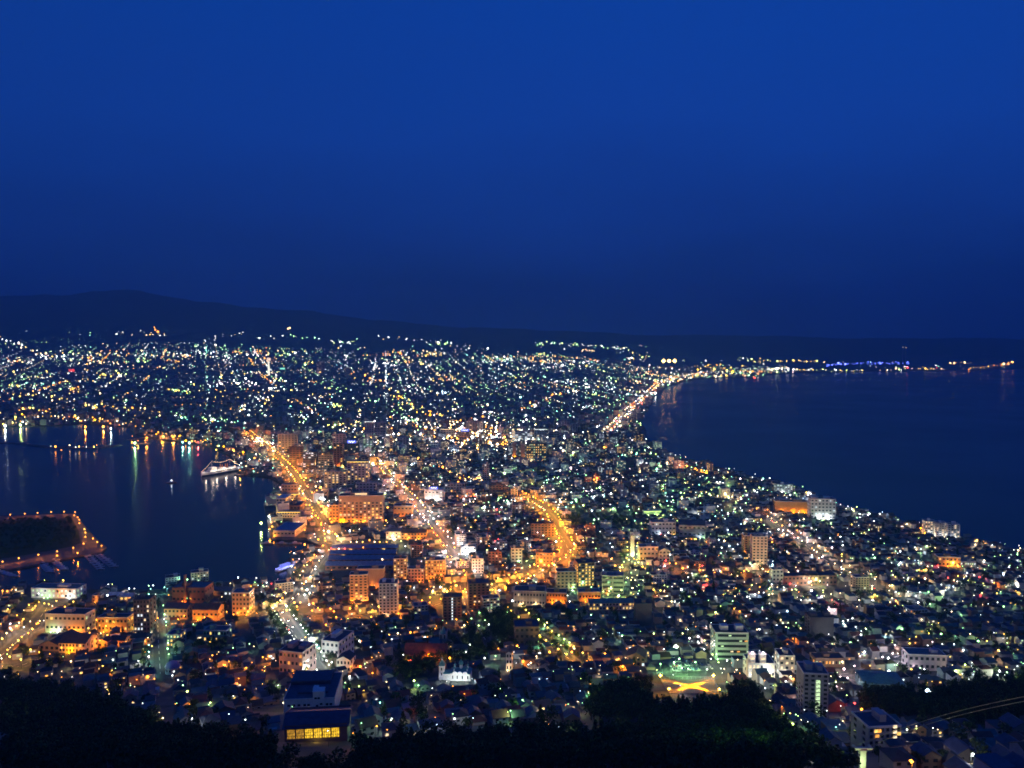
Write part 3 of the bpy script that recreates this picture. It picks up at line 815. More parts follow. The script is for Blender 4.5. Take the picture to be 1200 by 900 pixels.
bl('hall', 'beige blank hall on the lime lit street', 'the beige blank hall', 'hall', 749, 772, 641, 657, 2, 18, 'cream', 'grey', 3, 5, 0.02, glow=[('Y', -0.9, 1800)])
bl('hall', 'grey green hall with a slanting roof beside the beige hall', 'the grey green hall', 'hall', 772, 785, 643, 658, 0, 16, 'mint', 'grey', 3, 3, 0.05, rooftype='gabley')
bl('apartment_tower', 'orange lit half of the twin tower on the cross street', 'the orange twin tower', 'apartment tower', 872, 881, 628, 652, 0, 16, 'ochre', 'grey', 9, 2, 0.05, 'w', glow=[('O', -0.6, 9000)])
bl('apartment_tower', 'cream half of the twin tower rising over dark houses', 'the cream twin tower', 'apartment tower', 881.5, 899, 629, 663, -4, 18, 'cream', 'grey', 10, 4, 0.05, 'w', box=2, glow=[('M', 0, 7000)])
bl('school', 'grey school with a white lit wing among the eastern houses', 'the grey eastern school', 'school', 763, 792, 612, 627, 2, 16, 'white', 'grey', 3, 7, 0.08, 'c', glow=[('C', -0.4, 1500), ('Y', 0.8, 900)])
bl('gymnasium', 'gymnasium with a slanting blue white roof and green lamp', 'the slant roofed gymnasium', 'gymnasium', 796, 826, 612, 630, -10, 26, 'grey', 'blue', 2, 6, 0.1, 'c', rooftype='gable', glow=[('C', 0.6, 2200), ('G', 0.9, 900)])
bl('filling_station', 'long canopy glowing lime green over a forecourt', 'the lime green canopy', 'filling station', 754, 775, 599, 604, 6, 10, 'mint', 'white', 1, 6, 0, darkwin=False, cornice='L', glow=[('L', -0.5, 2200), ('L', 0.5, 2200)])
bl('apartment_block', 'dark wide apartment block beside the curving avenue', 'the dark wide block', 'apartment block', 622, 650, 614, 629, 2, 16, 'brown', 'dark', 5, 7, 0.07, 'c')
bl('water_tower', 'thin pale tower standing over the lime lit street', 'the thin pale tower', 'tower', 739, 743.5, 628, 652, 0, 6, 'white', 'grey', 9, 1, 0.0, darkwin=False, glow=[('W', 0, 2600), ('L', 0, 1800)])
bl('market_hall', 'orange lit hall left of the tramway street', 'the orange tramway hall', 'hall', 461, 483, 593, 606, 0, 22, 'ochre', 'blue', 2, 5, 0.05, 'y', glow=[('O', -0.5, 6000), ('O', 0.4, 6000)])
bl('showroom', 'bright white lit showroom with a blue sign band', 'the bright white showroom', 'showroom', 497, 519, 574, 587, -8, 22, 'white', 'white', 2, 5, 0.5, 'c', sign=('B', 18, 5, True), glow=[('W', -0.5, 9000), ('W', 0.4, 9000)])
bl('hotel', 'big orange hotel slab studded with small lit windows and a sign on its roof', 'the big orange hotel', 'hotel', 397, 449, 581, 612, 2, 24, 'tan', 'dark', 9, 11, 0.30, 'wy', sign=('M', 22, 3.2, False), glow=[('A', -0.93, 9000), ('A', -0.78, 9000), ('O', -0.3, 7000), ('O', 0.1, 7000), ('O', 0.5, 7000), ('O', 0.9, 7000)])
bl('hotel_wing', 'orange flank building left of the big hotel', 'the orange flank building', 'building', 386, 397, 592, 611, 2, 20, 'ochre', 'dark', 5, 3, 0.1, 'y', glow=[('O', 0, 5000)])
bl('harbour_hotel', 'front wing of the waterfront hotel under a glowing yellow eave', 'the front waterfront wing', 'hotel', 324, 352, 600, 607, 0, 11, 'cream', 'dark', 2, 9, 0.1, 'y', cornice='Y', box=0, glow=[('Y', -0.6, 2600), ('Y', 0.5, 2600)])
bl('harbour_hotel', 'rear wing of the waterfront hotel under a glowing yellow eave', 'the rear waterfront wing', 'hotel', 323, 350, 579, 586, 0, 11, 'cream', 'dark', 2, 9, 0.1, 'y', cornice='Y', box=0, glow=[('Y', -0.6, 1800), ('Y', 0.5, 1800)])
bl('harbour_hotel', 'cream link block joining the two waterfront wings', 'the cream link block', 'hotel', 323.5, 335, 584, 599, 0, 40, 'cream', 'white', 3, 3, 0.05, 'y', box=0, glow=[('M', -0.5, 3000)])
bl('harbour_hotel', 'low dark blue courtyard roof between the two waterfront wings', 'the dark courtyard roof', 'hotel', 336, 352, 592, 599, 0, 40, 'brown', 'blue', 1, 4, 0.05, 'y', box=1)
bl('terminal_hall', 'terminal hall with a large blue roof at the water, orange stripes on its side', 'the blue roofed terminal', 'hall', 320, 346, 622, 629, -3, 62, 'cream', 'bright_blue', 1, 6, 0.1, 'y', box=0, glow=[('O', -0.9, 3000)])
bl('quay_building', 'plain tan building on the quay behind the waterfront hotel', 'the plain tan quay building', 'building', 330, 348, 568, 580, 0, 18, 'tan', 'grey', 3, 5, 0.0, 'w')
# brick warehouses with long blue roofs
for i, (a, b_, y0, y1, wd) in enumerate(((381, 461, 660, 668, 'nearest'), (384, 462, 653, 660, 'second'), (386, 464, 646.5, 653, 'third'), (388, 466, 640, 646, 'fourth'))):
    bl('brick_warehouse', f'{wd} of the four long parallel brick warehouses with blue grey roofs', f'the {wd} long brick warehouse', 'warehouse', a, b_, y0, y1, 2, 17, 'brick', 'bright_blue', 1, 12, 0.06, 'y', rooftype='gable', group='brick warehouses by the inlet')
bl('market_hall', 'orange lit low hall behind the long brick warehouses', 'the low orange market', 'hall', 470, 500, 622, 632, 2, 18, 'ochre', 'brown', 2, 8, 0.08, 'y', rooftype='gable', glow=[('O', -0.5, 4500), ('O', 0.4, 4500)])
bl('visitor_hall', 'warm lit pavilion with a pale hip roof behind the warehouses', 'the warm lit pavilion', 'pavilion', 452, 470, 620, 632, 0, 22, 'cream', 'grey', 2, 5, 0.3, 'wy', rooftype='hip', glow=[('M', 0, 7000)])
# downtown towers
D = [('apartment_tower', 'dark maroon tower above the harbour road', 'the dark maroon tower', 339, 355, 524, 546, 'brown', 10, 4, 0.05, 'w'), ('apartment_tower', 'dark tower with a scatter of white windows, right of the maroon one', 'the scattered window tower', 355, 371, 530, 553, 'dark', 9, 5, 0.22, 'c'),
     ('apartment_tower', 'dark tower with small yellow windows below the blue sign', 'the dark yellow dotted tower', 373, 390, 531, 553, 'dark', 9, 5, 0.25, 'wy'), ('apartment_tower', 'rust brown tower with a pale vertical edge', 'the rust brown tower', 391, 402, 521, 547, 'brick', 10, 3, 0.08, 'y'),
     ('apartment_tower', 'broad lilac grey tower with a yellow crown behind the hotel', 'the yellow crowned tower', 407, 432, 541, 568, 'lilac', 10, 6, 0.22, 'yw'), ('apartment_block', 'grey block with white windows beside the yellow crowned tower', 'the white windowed grey block', 380, 406, 553, 572, 'grey', 7, 6, 0.3, 'yw'),
     ('office_block', 'flat office with a pale lit roof box behind the hotel', 'the pale roof box office', 417, 441, 566, 576, 'lilac', 3, 6, 0.04, 'w'), ('apartment_tower', 'pale grey tower by the bright ramp', 'the pale grey ramp tower', 326, 349, 509, 528, 'grey', 9, 6, 0.06, 'y'),
     ('apartment_tower', 'pinkish cream tower with a bright vertical edge', 'the pinkish cream tower', 390, 405, 509, 530, 'pink', 9, 4, 0.12, 'w'), ('office_tower', 'twin grey slab with lit top, left one', 'the left grey slab', 427, 438, 494, 515, 'lilac', 10, 4, 0.06, 'w'),
     ('office_tower', 'twin grey slab, right one', 'the right grey slab', 439, 452, 495, 515, 'lilac', 10, 4, 0.07, 'w'), ('office_block', 'glassy office with greenish bands of light', 'the greenish glass office', 425, 437, 514, 528, 'mint', 5, 3, 0.7, 'gc'),
     ('apartment_tower', 'pale mauve tower with a lit sill', 'the pale mauve tower', 465, 479, 513, 527, 'lilac', 7, 4, 0.08, 'w'), ('office_block', 'beige office with a white lit roof edge', 'the beige lit roof office', 516, 532, 503, 514, 'cream', 4, 5, 0.1, 'w'),
     ('department_store', 'bluish white windowless store box', 'the bluish white store', 526, 538, 522, 530, 'white', 3, 4, 0.0, 'c'), ('office_block', 'pale bluish office near the bluish store', 'the pale bluish office', 505, 516, 519, 528, 'white', 4, 4, 0.1, 'c'),
     ('apartment_tower', 'beige tower left of two behind the orange glow', 'the first beige tower', 546, 557, 494, 508, 'cream', 8, 3, 0.1, 'w'), ('apartment_tower', 'beige tower right of two behind the orange glow', 'the second beige tower', 559, 566, 494, 508, 'cream', 8, 2, 0.1, 'w'),
     ('apartment_tower', 'plain grey tower standing alone among low roofs', 'the lone grey tower', 565, 573, 544, 568, 'grey', 10, 3, 0.04, 'c'), ('apartment_block', 'dark block with brown flank near the curving avenue', 'the brown flank block', 573, 592, 569, 582, 'brown', 5, 5, 0.04, 'w'),
     ('apartment_block', 'small beige block lit from the avenue below', 'the small beige block', 599, 607, 573, 587, 'cream', 6, 2, 0.08, 'w'), ('apartment_block', 'long dark hall with white roof edge by the showroom', 'the long dark hall', 521, 545, 567, 577, 'grey', 3, 7, 0.04, 'c'),
     ('office_block', 'dark office with a dense lattice of greenish windows', 'the greenish lattice office', 617, 640, 520, 540, 'dark', 7, 9, 0.75, 'gy'), ('hotel', 'white lit hotel slab near the station', 'the white station hotel', 600, 611, 505, 519, 'white', 7, 3, 0.4, 'cw'),
     ('hotel', 'white lit slab with ribs of light', 'the ribbed white slab', 612, 624, 506, 519, 'white', 7, 4, 0.5, 'cw'), ('hotel', 'wide pale hotel under a bright white roof light', 'the bright roof hotel', 626, 641, 503, 518, 'grey', 7, 5, 0.3, 'cw'),
     ('office_block', 'grey office right of the bright roof hotel', 'the grey station office', 643, 655, 506, 521, 'grey', 7, 4, 0.12, 'c'), ('apartment_tower', 'mauve tower with a red lamp behind the station', 'the mauve red lamp tower', 655, 667, 492, 507, 'lilac', 8, 4, 0.1, 'w'),
     ('apartment_tower', 'pale tower near the beach road start', 'the pale beach tower', 668, 677, 497, 510, 'cream', 8, 3, 0.12, 'w'), ('apartment_tower', 'twin dark tower by the inner suburbs, first', 'the first suburb tower', 371, 380, 424, 437, 'pink', 8, 3, 0.4, 'w'),
     ('apartment_tower', 'pink suburb tower right of the red lit one', 'the second suburb tower', 404, 411, 431, 441, 'pink', 7, 3, 0.3, 'w'), ('apartment_block', 'black flat roofed block above the yellow avenue', 'the black flat block', 603, 632, 735, 757, 'dark', 3, 5, 0.0, 'w'),
     ('office_block', 'small grey office with white top band on the curving avenue', 'the white band office', 600, 615, 592, 601, 'grey', 4, 4, 0.15, 'c'), ('apartment_block', 'dark block left of the curving avenue bend', 'the bend block', 628, 648, 648, 664, 'brown', 4, 5, 0.06, 'w'),
     ('apartment_block', 'mint walled block with white lamps', 'the mint block', 599, 612, 643, 661, 'mint', 5, 3, 0.1, 'c'), ('apartment_block', 'pale block in the shade of the tramway street', 'the pale tramway block', 553, 567, 655, 672, 'white', 5, 4, 0.1, 'w'),
     ('showroom', 'white lit shop with a dazzling front on the tramway street', 'the dazzling shop', 540, 558, 641, 650, 'white', 2, 5, 0.5, 'c'), ('office_block', 'brown office among dim streets', 'the brown dim office', 575, 588, 567, 577, 'brown', 4, 4, 0.08, 'w')]
for nm, lb, st, a, b_, y0, y1, wl, fl, co, li, tn in D:
    bl(nm, lb, st, {'apartment_tower': 'apartment tower', 'apartment_block': 'apartment block', 'office_tower': 'office tower', 'office_block': 'office', 'hotel': 'hotel', 'department_store': 'store', 'showroom': 'shop'}[nm], a, b_, y0, y1, rnd.uniform(-4, 8), max(14, (b_ - a) * 0.7), wl, rnd.choice(('grey', 'dark', 'blue')), fl, co, li, tn,
       rnd.choice(('plain', 'plain', 'fins', 'balcony', 'band')) if fl > 5 else 'plain', cornice={'the yellow crowned tower': 'Y', 'the beige lit roof office': 'M', 'the bright roof hotel': 'W', 'the left grey slab': 'W'}.get(st),
       glow={'the white station hotel': [('W', 0, 16000)], 'the ribbed white slab': [('W', -0.3, 16000), ('W', 0.6, 9000)], 'the dazzling shop': [('W', -0.4, 3000), ('W', 0.4, 2500)], 'the bluish white store': [('C', 0, 9000)], 'the small beige block': [('O', 0.6, 5000)],
             'the first beige tower': [('O', 0, 12000)], 'the second beige tower': [('O', 0, 12000)], 'the beige lit roof office': [('Y', 0, 9000)], 'the pinkish cream tower': [('M', -0.4, 9000)], 'the rust brown tower': [('O', 0, 6000)], 'the bright roof hotel': [('W', 0, 14000)],
             'the greenish glass office': [('G', 0, 5000)], 'the grey station office': [('W', 0, 8000)]}.get(st) or ([(rnd.choice('MPWO'), rnd.uniform(-0.6, 0.6), 7000)] if y1 < 560 else None))  # remaining downtown towers get an added facade lamp to brighten them
bl('office_block', 'office carrying a bright blue sign board with white characters', 'the blue sign office', 'office', 404, 420, 520, 533, 2, 22, 'dark', 'dark', 5, 5, 0.1, 'w', box=0, sign=('B', 26, 9, True))
bl('office_block', 'store with a glowing blue sign amid orange street light', 'the blue sign store', 'store', 538, 552, 506, 517, 0, 22, 'tan', 'dark', 4, 5, 0.1, 'y', box=0, sign=('B', 26, 8, True), glow=[('O', 0, 16000)])
bl('chimney_tower', 'orange lit pillar like tower, left of a pair', 'the first orange pillar', 'tower', 600.5, 605, 519, 538, 0, 8, 'tan', 'dark', 8, 1, 0, darkwin=False, side=False, glow=[('A', 0, 26000)])
bl('chimney_tower', 'orange lit pillar like tower, right of a pair', 'the second orange pillar', 'tower', 610.5, 615, 521, 540, 0, 8, 'tan', 'dark', 8, 1, 0, darkwin=False, side=False, glow=[('A', 0, 26000)])
bl('light_tower', 'slim tower with a yellow lit shaft and white foot downtown', 'the yellow lit shaft', 'tower', 456.5, 460.5, 511, 533, 0, 8, 'cream', 'dark', 9, 1, 0.3, 'y', glow=[('Y', 0, 16000)])
# eastern shore
bl('seaside_hotel', 'pale hotel on the eastern shore with a white lit front', 'the white lit shore hotel', 'hotel', 910, 929, 568, 578, 0, 18, 'white', 'grey', 5, 6, 0.35, 'c', 'fins', glow=[('W', -0.3, 4000)])
bl('bath_house', 'low long wall lit deep orange beside the shore hotel', 'the long orange wall', 'bath house', 909, 950, 588, 601, -6, 18, 'ochre', 'brown', 1, 8, 0.0, darkwin=False, glow=[('A', -0.6, 5000), ('A', 0.0, 5000), ('A', 0.6, 6500)])
bl('seaside_hotel', 'big bluish hotel with a white floodlit foot over the sea', 'the bluish sea hotel', 'hotel', 950, 979, 585, 608, -4, 22, 'white', 'blue', 6, 7, 0.12, 'c', box=2, glow=[('W', -0.3, 6500), ('W', 0.4, 6500)])
for i, (a, b_, y0, y1, wd) in enumerate(((1084, 1096, 611, 628, 'first'), (1097.5, 1109, 613, 630, 'middle'), (1111, 1124, 615, 632, 'last'))):
    bl('shore_apartment', f'{wd} of three white apartment slabs with lit stairwells above the sea', f'the {wd} white shore slab', 'apartment block', a, b_, y0, y1, -8, 14, 'white', 'grey', 7, 4, 0.45, 'w', 'fins', group='white apartment slabs on the eastern shore', glow=[('W', 0, 3600)] + ([('A', -1.3, 5000)] if i == 0 else []))
bl('shore_hall', 'ochre hall glowing orange on the eastern edge of town', 'the orange shore hall', 'hall', 1100, 1125, 653, 664, -8, 16, 'ochre', 'brown', 2, 6, 0.1, 'y', glow=[('O', 0.7, 4500), ('O', -0.2, 2500)])
bl('shore_hall', 'low hall with a bright row of greenish windows beside the orange shore hall', 'the green windowed shore hall', 'hall', 1126, 1143, 658, 664, -8, 12, 'grey', 'grey', 1, 7, 0.8, 'gc')
bl('shop_row', 'pinkish lit row of shops by the eastern avenue', 'the pinkish shop row', 'shop', 918, 982, 675, 686, 4, 16, 'brown', 'dark', 2, 14, 0.12, 'wo', glow=[('P', -0.6, 800), ('M', 0, 900), ('P', 0.6, 800)])
bl('clinic', 'white and teal clinic with lit strips in the eastern quarter', 'the teal clinic', 'clinic', 905, 918, 668, 686, 0, 14, 'mint', 'teal', 4, 3, 0.15, 'g')
# hillside
bl('hospital', 'long green grey hospital slab with five ribbons of windows and two white roof houses', 'the green grey hospital', 'hospital', 838, 877, 742, 773, -2, 22, 'mint', 'dark', 5, 1, 0.0, 'g', 'band', box=0, glow=[('G', -0.9, 700)])
bl('ropeway_station', 'white lit ropeway station with two towers under pinkish lamps', 'the floodlit ropeway station', 'station', 877, 908, 778, 794, -3, 20, 'white', 'blue', 2, 7, 0.6, 'cw', box=0, glow=[('W', -0.7, 800), ('W', 0, 1100), ('M', 0.7, 900)])
bl('guest_house', 'beige guest house with three rows of small lit windows beside the ropeway station', 'the beige guest house', 'guest house', 913, 931, 769, 791, -4, 16, 'cream', 'blue', 4, 3, 0.5, 'wc', glow=[('W', -0.5, 1100)])
bl('apartment_tower', 'grey hillside tower with a ladder of greenish stairwell lights', 'the ladder lit tower', 'apartment tower', 941, 970, 790, 842, -6, 18, 'grey', 'grey', 10, 4, 0.0, style='plain', box=2, darkwin=True)
bl('apartment_block', 'grey hillside block with a few warm windows at the foot of the wood', 'the warm windowed hillside block', 'apartment block', 1016, 1057, 852, 881, 6, 16, 'grey', 'blue', 4, 6, 0.0, 'wy')
bl('apartment_tower', 'nearly black twin slab among hillside houses', 'the black twin slab', 'apartment tower', 949, 977, 724, 749, 0, 16, 'dark', 'dark', 7, 5, 0.0, darkwin=False, box=2)
bl('sports_hall', 'sports hall with a broad teal roof', 'the teal roofed hall', 'hall', 1014, 1061, 798, 808, -8, 26, 'teal', 'teal', 1, 8, 0.0, rooftype='hip')
bl('white_villa', 'pale lilac villa with a wide flat front on the hillside', 'the pale lilac villa', 'villa', 1065, 1108, 768, 786, -6, 16, 'lilac', 'grey', 2, 7, 0.0, glow=[('P', -0.7, 1100)])
bl('parking_house', 'low plaza building with orange and green shop lights', 'the plaza shops', 'shop', 955, 990, 772, 782, 0, 14, 'brown', 'dark', 1, 9, 0.7, 'gow')
bl('garden_hall', 'brown hall with a striped warm lit wall below the ropeway station', 'the striped brown hall', 'hall', 917, 941, 815, 825, 4, 14, 'brown', 'brown', 1, 6, 0.0, glow=[('P', 0.3, 1400)])
bl('pitched_hall', 'dark gabled hall with one white lit sign board', 'the dark gabled hall', 'hall', 735, 756, 766, 781, -14, 18, 'brown', 'brown', 2, 4, 0.08, 'c', rooftype='gabley')
# ----- details on single landmarks
for o in [x for x in COL.objects if x.get('label', '').startswith('grey hillside tower')]:
    hh = zpix(955, 790, o.location.y) - o.location.z
    for j in range(9):
        link('stair_window', win_mesh(2.6, 2.0, LIT['g']), o, (1.2, -0.25, hh * (0.08 + 0.094 * j)))
for o in [x for x in COL.objects if x.get('label', '').startswith('grey hillside block')]:
    for dx, dz, k in ((-4.5, 10.5, 'y'), (-3.0, 10.5, 'o'), (-4, 8, 'o'), (5, 12.2, 'w'), (5, 9.6, 'w'), (5, 7, 'w'), (7, 8.6, 'y'), (7, 5, 'w'), (4.6, 3.4, 'c')):
        link('window', win_mesh(1.9, 1.4, LIT[k]), o, (dx, -0.2, dz))
# hospital: white roof houses, a few lit panes
for o in [x for x in COL.objects if x.get('label', '').startswith('long green grey hospital')]:
    hh = zpix(857, 742, o.location.y) - o.location.z
    for bx in (-5.5, 8.5):
        q = MB(); q.box(bx - 3.6, bx + 3.6, 7, 14, hh + 0.1, hh + 4.4); q.build('roof_house', wallm('white'), o)
    for dx, j, k in ((8, 3, 'g'), (13, 3, 'o'), (0, 1, 'w'), (6, 1, 'o'), (-9, 2, 'g'), (-2, 4, 'g')):
        link('window', win_mesh(2.6, 1.3, LIT[k]), o, (dx, -0.22, (j + 0.55) * hh / 5))
# ropeway station: two square towers with lamps on top
for o in [x for x in COL.objects if x.get('label', '').startswith('white lit ropeway station')]:
    for bx in (-7.5, 1.5):
        q = MB(); q.box(bx - 2.6, bx + 2.6, 2, 8, 5, 19); q.box(bx - 3, bx + 3, 1.6, 8.4, 19.003, 19.6); tw = q.build('tower', wallm('white'), o)
        for j in range(3): link('window', win_mesh(3.2, 1.6, LIT['w']), tw, (bx, 1.95, 7.5 + 4 * j))
        q = MB(); q.octa((bx, 2, 20.6), 0.9); q.tube((bx, 2, 19.6), (bx, 2, 20.2), 0.2, n=5); l = q.build('beacon', emit('lamp_Pbig', LC['P'], 14), tw)
        point('beacon_light', l, (bx, 0.2, 21.5), LC['P'], 1300)
    q = MB(); q.box(-12, -9, 1, 5, 0, 13); q.hip(-12, -9, 1, 5, 13, 3, over=0.3); q.build('stair_tower', wallm('cream'), o)
    q = MB(); q.face([(14.6, -6.0, 3), (17.2, -6.0, 0.2), (14.6, -6.0, -2.6), (12, -6.0, 0.2)]); q.face([(12, -5.7, 0.2), (14.6, -5.7, -2.6), (17.2, -5.7, 0.2), (14.6, -5.7, 3)])
    q.build('sign_board', emit('sign_diamond', (0.9, 0.75, 0.3), 0.8), o)

# ---- the hillside school in front: blue roofs, white stair block, low wing with six yellow windows
p = at(364, 835); t = thing('school', 'large pale school with blue flat roofs and a low wing of six glowing yellow windows', 'school', p, R(5)); LAND.append((p, 'the big blue roofed school'))
t.scale = (0.84, 0.92, 0.94)
for s in ((-20, 0), (0, 12), (0, 34), (20, 0), (0, -16), (-14, 30), (14, 26)): KEEP.append((p.x + s[0], p.y + s[1], 24))
q = MB(); q.box(-21, 19, 0, 46, -6, 9.5, top=False); q.build('wall', wallm('white'), t)
q = MB(); q.box(-20.8, 18.8, 0.2, 45.8, 9.4, 9.6); q.box(-20.7, 12, 26, 45.7, 9.603, 12.2); q.box(-12, 12, 10, 22, 9.603, 10.6); q.build('roof', roofm('blue'), t)
q = MB()
for a in ((-21.2, 19.2, -0.2, 0.3), (-21.2, 19.2, 45.7, 46.2), (-21.2, -20.8, 0.31, 45.69), (18.8, 19.2, 0.31, 45.69)): q.box(*a, 9.2, 10.4)
q.build('parapet', TRIM, t)
q = MB(); q.box(2, 10.5, -0.6, 7, -2, 15); q.box(1.7, 10.8, -0.9, 7.3, 15.003, 15.4); q.box(0.5, 4.5, 8, 14, 9.7, 14); st = q.build('stair_block', wallm('white'), t)
for x, z in ((4.2, 10.5), (6.6, 10.5), (5.2, 5.0), (8.5, 6.2)): link('window', win_mesh(2.0, 1.3, GLASS), st, (x, -0.62, z))
for x in (-17, -13, -9, -4.5, -1.5, 13, 16): link('window', win_mesh(2.2, 1.6, GLASS), t, (x, 0, 5.6))
link('window', win_mesh(1.5, 2.0, LIT['w']), t, (-1.8, -0.05, 3.2))
for y, c in ((4, 'w'), (13, 'w'), (20, 'g'), (29, 'w'), (36, 'w'), (41, 'g')):
    q = MB(); q.octa((-22.0, y, 6.0), 0.75); q.tube((-21.0, y, 6.2), (-22, y, 6.2), 0.1, n=4); l = q.build('wall_lamp', emit('lamp_Mw', LC['M'], 7), t)
    if c == 'w': point('wall_light', l, (-22.8, y, 6), LC['M'], 500)
p2 = at(372, 869)
t2 = thing('school_wing', 'low dark school wing with six big yellow lit windows below its long eave', 'school wing', p2, R(6)); LAND.append((p2, 'the six yellow windows'))
h2 = max(11.0, zpix(372, 838, p2.y + 16) - p2.z)
for dx in (-14, 0, 14): KEEP.append((p2.x + dx, p2.y + 8, 16))
q = MB(); q.box(-17, 15.5, 0, 21, -6, h2 - 1.6, top=False); q.build('wall', wallm('dark'), t2)
q = MB(); q.gable(-17, 15.5, 0, 21, h2 - 2.6, 3.2, 0, 1, along='x', over=1.2); q.build('roof', [roofm('blue'), wallm('dark')], t2)
YW = pane('pane_hall', (1.0, 0.58, 0.03), 1.15); YD = pane('pane_hall_dim', (1.0, 0.5, 0.05), 0.5)
for i in range(6):
    w_ = link('window', win_mesh(3.8, 4.8, YD if i < 2 else YW), t2, (-13.6 + 4.6 * i, -0.1, 4.6))
    q = MB()
    for a in (-0.95, 0, 0.95): q.box(a - 0.1, a + 0.1, -0.24, -0.143, -2.4, 2.4)
    for z in (-0.8, 0.8): q.box(-1.9, 1.9, -0.27, -0.243, z - 0.08, z + 0.08)
    q.build('glazing_bar', METAL, w_)
point('window_glow', t2, (0, -3.0, 2), (1, 0.6, 0.1), 500, 2.0)
q = MB(); q.box(-17, 5, -9, -5, -3, 0.6); q.build('porch_roof', roofm('grey'), t2)

# ---- white onion domed church
p = at(533, 798); t = thing('orthodox_church', 'white floodlit church with green onion domes and a bell tower among dark trees', 'church', p, R(-4)); LAND.append((p, 'the white onion domed church'))
for s in (-9, 0, 9): KEEP.append((p.x + s, p.y + 8, 15))
wm_ = mat('white_plaster', (0.78, 0.78, 0.77), 0.8, 0.08, 0.4); gm = mat('church_copper', (0.10, 0.30, 0.30), 0.5, 0.2, 0.6); gold = mat('gilt', (0.75, 0.6, 0.25), 0.35, 0.1, 1, metal=0.8)
q = MB(); q.box(-4, 13, 0, 12, -4, 6.2); q.box(-9.9, -3.9, 2, 10, -4, 5.0); q.build('nave', wm_, t)
q = MB()
for x in (0.0, 4.2, 8.6):   # round gables along the eave
    n = 10
    arc = [(x + 2.0 * math.cos(math.pi * i / n), 2.0 * math.sin(math.pi * i / n)) for i in range(n + 1)]
    q.face([(a, -0.45, 6.25 + b_) for a, b_ in reversed(arc)]); q.face([(a, 0.6, 6.25 + b_) for a, b_ in arc])
    for (a, b_), (c, d) in zip(arc, arc[1:]): q.face([(a, -0.45, 6.25 + b_), (a, 0.6, 6.25 + b_), (c, 0.6, 6.25 + d), (c, -0.45, 6.25 + d)])
    q.face([(x - 2, -0.45, 6.25), (x - 2, 0.6, 6.25), (x + 2, 0.6, 6.25), (x + 2, -0.45, 6.25)])
q.build('round_gable', wm_, t)
q = MB(); q.hip(-4, 13, 0, 12, 6.3, 3.0, over=0.4); q.gable(-9.9, -4.2, 2, 10, 5.05, 1.8, along='x', over=0.3); q.build('roof', gm, t)


def onion(parent, x, y, z, r, hd):
    q = MB(); q.lathe([(r * 0.62, 0), (r * 0.62, hd)], (x, y, z), 10); d = q.build('drum', wm_, parent, True)
    q = MB(); q.lathe([(r * 0.62, 0), (r * 0.98, r * 0.35), (r, r * 0.75), (r * 0.72, r * 1.3), (r * 0.3, r * 1.8), (r * 0.06, r * 2.3), (0.02, r * 2.5)], (x, y, z + hd), 12); o = q.build('onion_dome', gm, parent, True)
    q = MB(); zz = z + hd + r * 2.4; q.box(x - 0.07, x + 0.07, y - 0.07, y + 0.07, zz, zz + 1.5); q.box(x - 0.45, x + 0.45, y - 0.06, y + 0.06, zz + 0.8, zz + 0.95); q.build('cross', gold, o)


onion(t, 4.5, 6, 8.4, 2.1, 3.4)
for dx, dy in ((-5.5, -3.2), (5.5, -3.2), (-5.5, 3.2), (5.5, 3.2)): onion(t, 4.5 + dx, 6 + dy, 7.0, 1.0, 2.4)
q = MB(); q.box(-14, -9.4, 3.4, 8.6, -4, 11); bt = q.build('bell_tower', wm_, t)
q = MB(); q.box(-14.3, -9.1, 3.1, 8.9, 11.003, 11.5); q.hip(-14, -9.4, 3.4, 8.6, 11.5, 4.4, over=0.25); q.build('tower_roof', gm, bt)
onion(t, -11.7, 6, 15.2, 0.8, 0.9)
for x in (-1.8, 2.1, 6.4, 10.8):
    link('window', win_mesh(0.9, 2.6, GLASS), t, (x, 0, 3.2))
for z in (4.0, 8.4): link('window', win_mesh(1.0, 2.2, GLASS), bt, (-11.7, 3.4, z))
for x, wv in ((-11, 900), (-4, 1100), (3, 1500), (10, 1500)):
    q = MB(); q.box(x - 0.35, x + 0.35, -6.4, -5.9, -1.5, 2.3); fl = q.build('floodlight', METAL, t)
    point('flood', fl, (x, -6.0, 2.9), (0.92, 1.0, 0.97), wv, 0.4)

# ---- gothic church with a tall lit spire
p = at(498, 775); t = thing('gothic_church', 'dark red roofed church hall glowing by orange lamps with a pale lit bell spire behind', 'church', p, R(-3)); LAND.append((p, 'the red roofed gothic church'))
for s in (-14, 0, 14): KEEP.append((p.x + s, p.y + 9, 16))
q = MB(); q.box(-19, 19, 0, 16, -4, 6, top=False); q.build('nave', wallm('brick'), t)
q = MB(); q.gable(-19, 19, 0, 16, 6, 8, 0, 1, along='x', over=0.6); q.build('roof', [roofm('red'), wallm('brick')], t)
for i in range(7): link('window', win_mesh(1.6, 3.2, GLASS), t, (-16 + i * 5.2, 0, 3.0))
ps = at(519, 757); zs = zpix(519, 735, ps.y) - ps.z
t3 = thing('church_spire', 'slender pale gold bell tower with a pointed green spire beside the red roof', 'bell tower', ps, R(-4)); LAND.append((ps, 'the pale gold bell tower'))
q = MB(); q.box(-3.6, 3.6, 0, 7.2, -5, zs * 0.62); q.build('tower', wallm('cream'), t3)
for x in (-1.9, 1.9): link('window', win_mesh(1.2, 6.0, GLASS), t3, (x, 0, zs * 0.42))
for x in (-3.4, 3.4):
    for y in (0.2, 7.0):
        q = MB(); q.lathe([(0.6, 0), (0.6, 1.2), (0.02, 4.2)], (x, y, zs * 0.62), 6); q.build('pinnacle', wallm('cream'), t3)
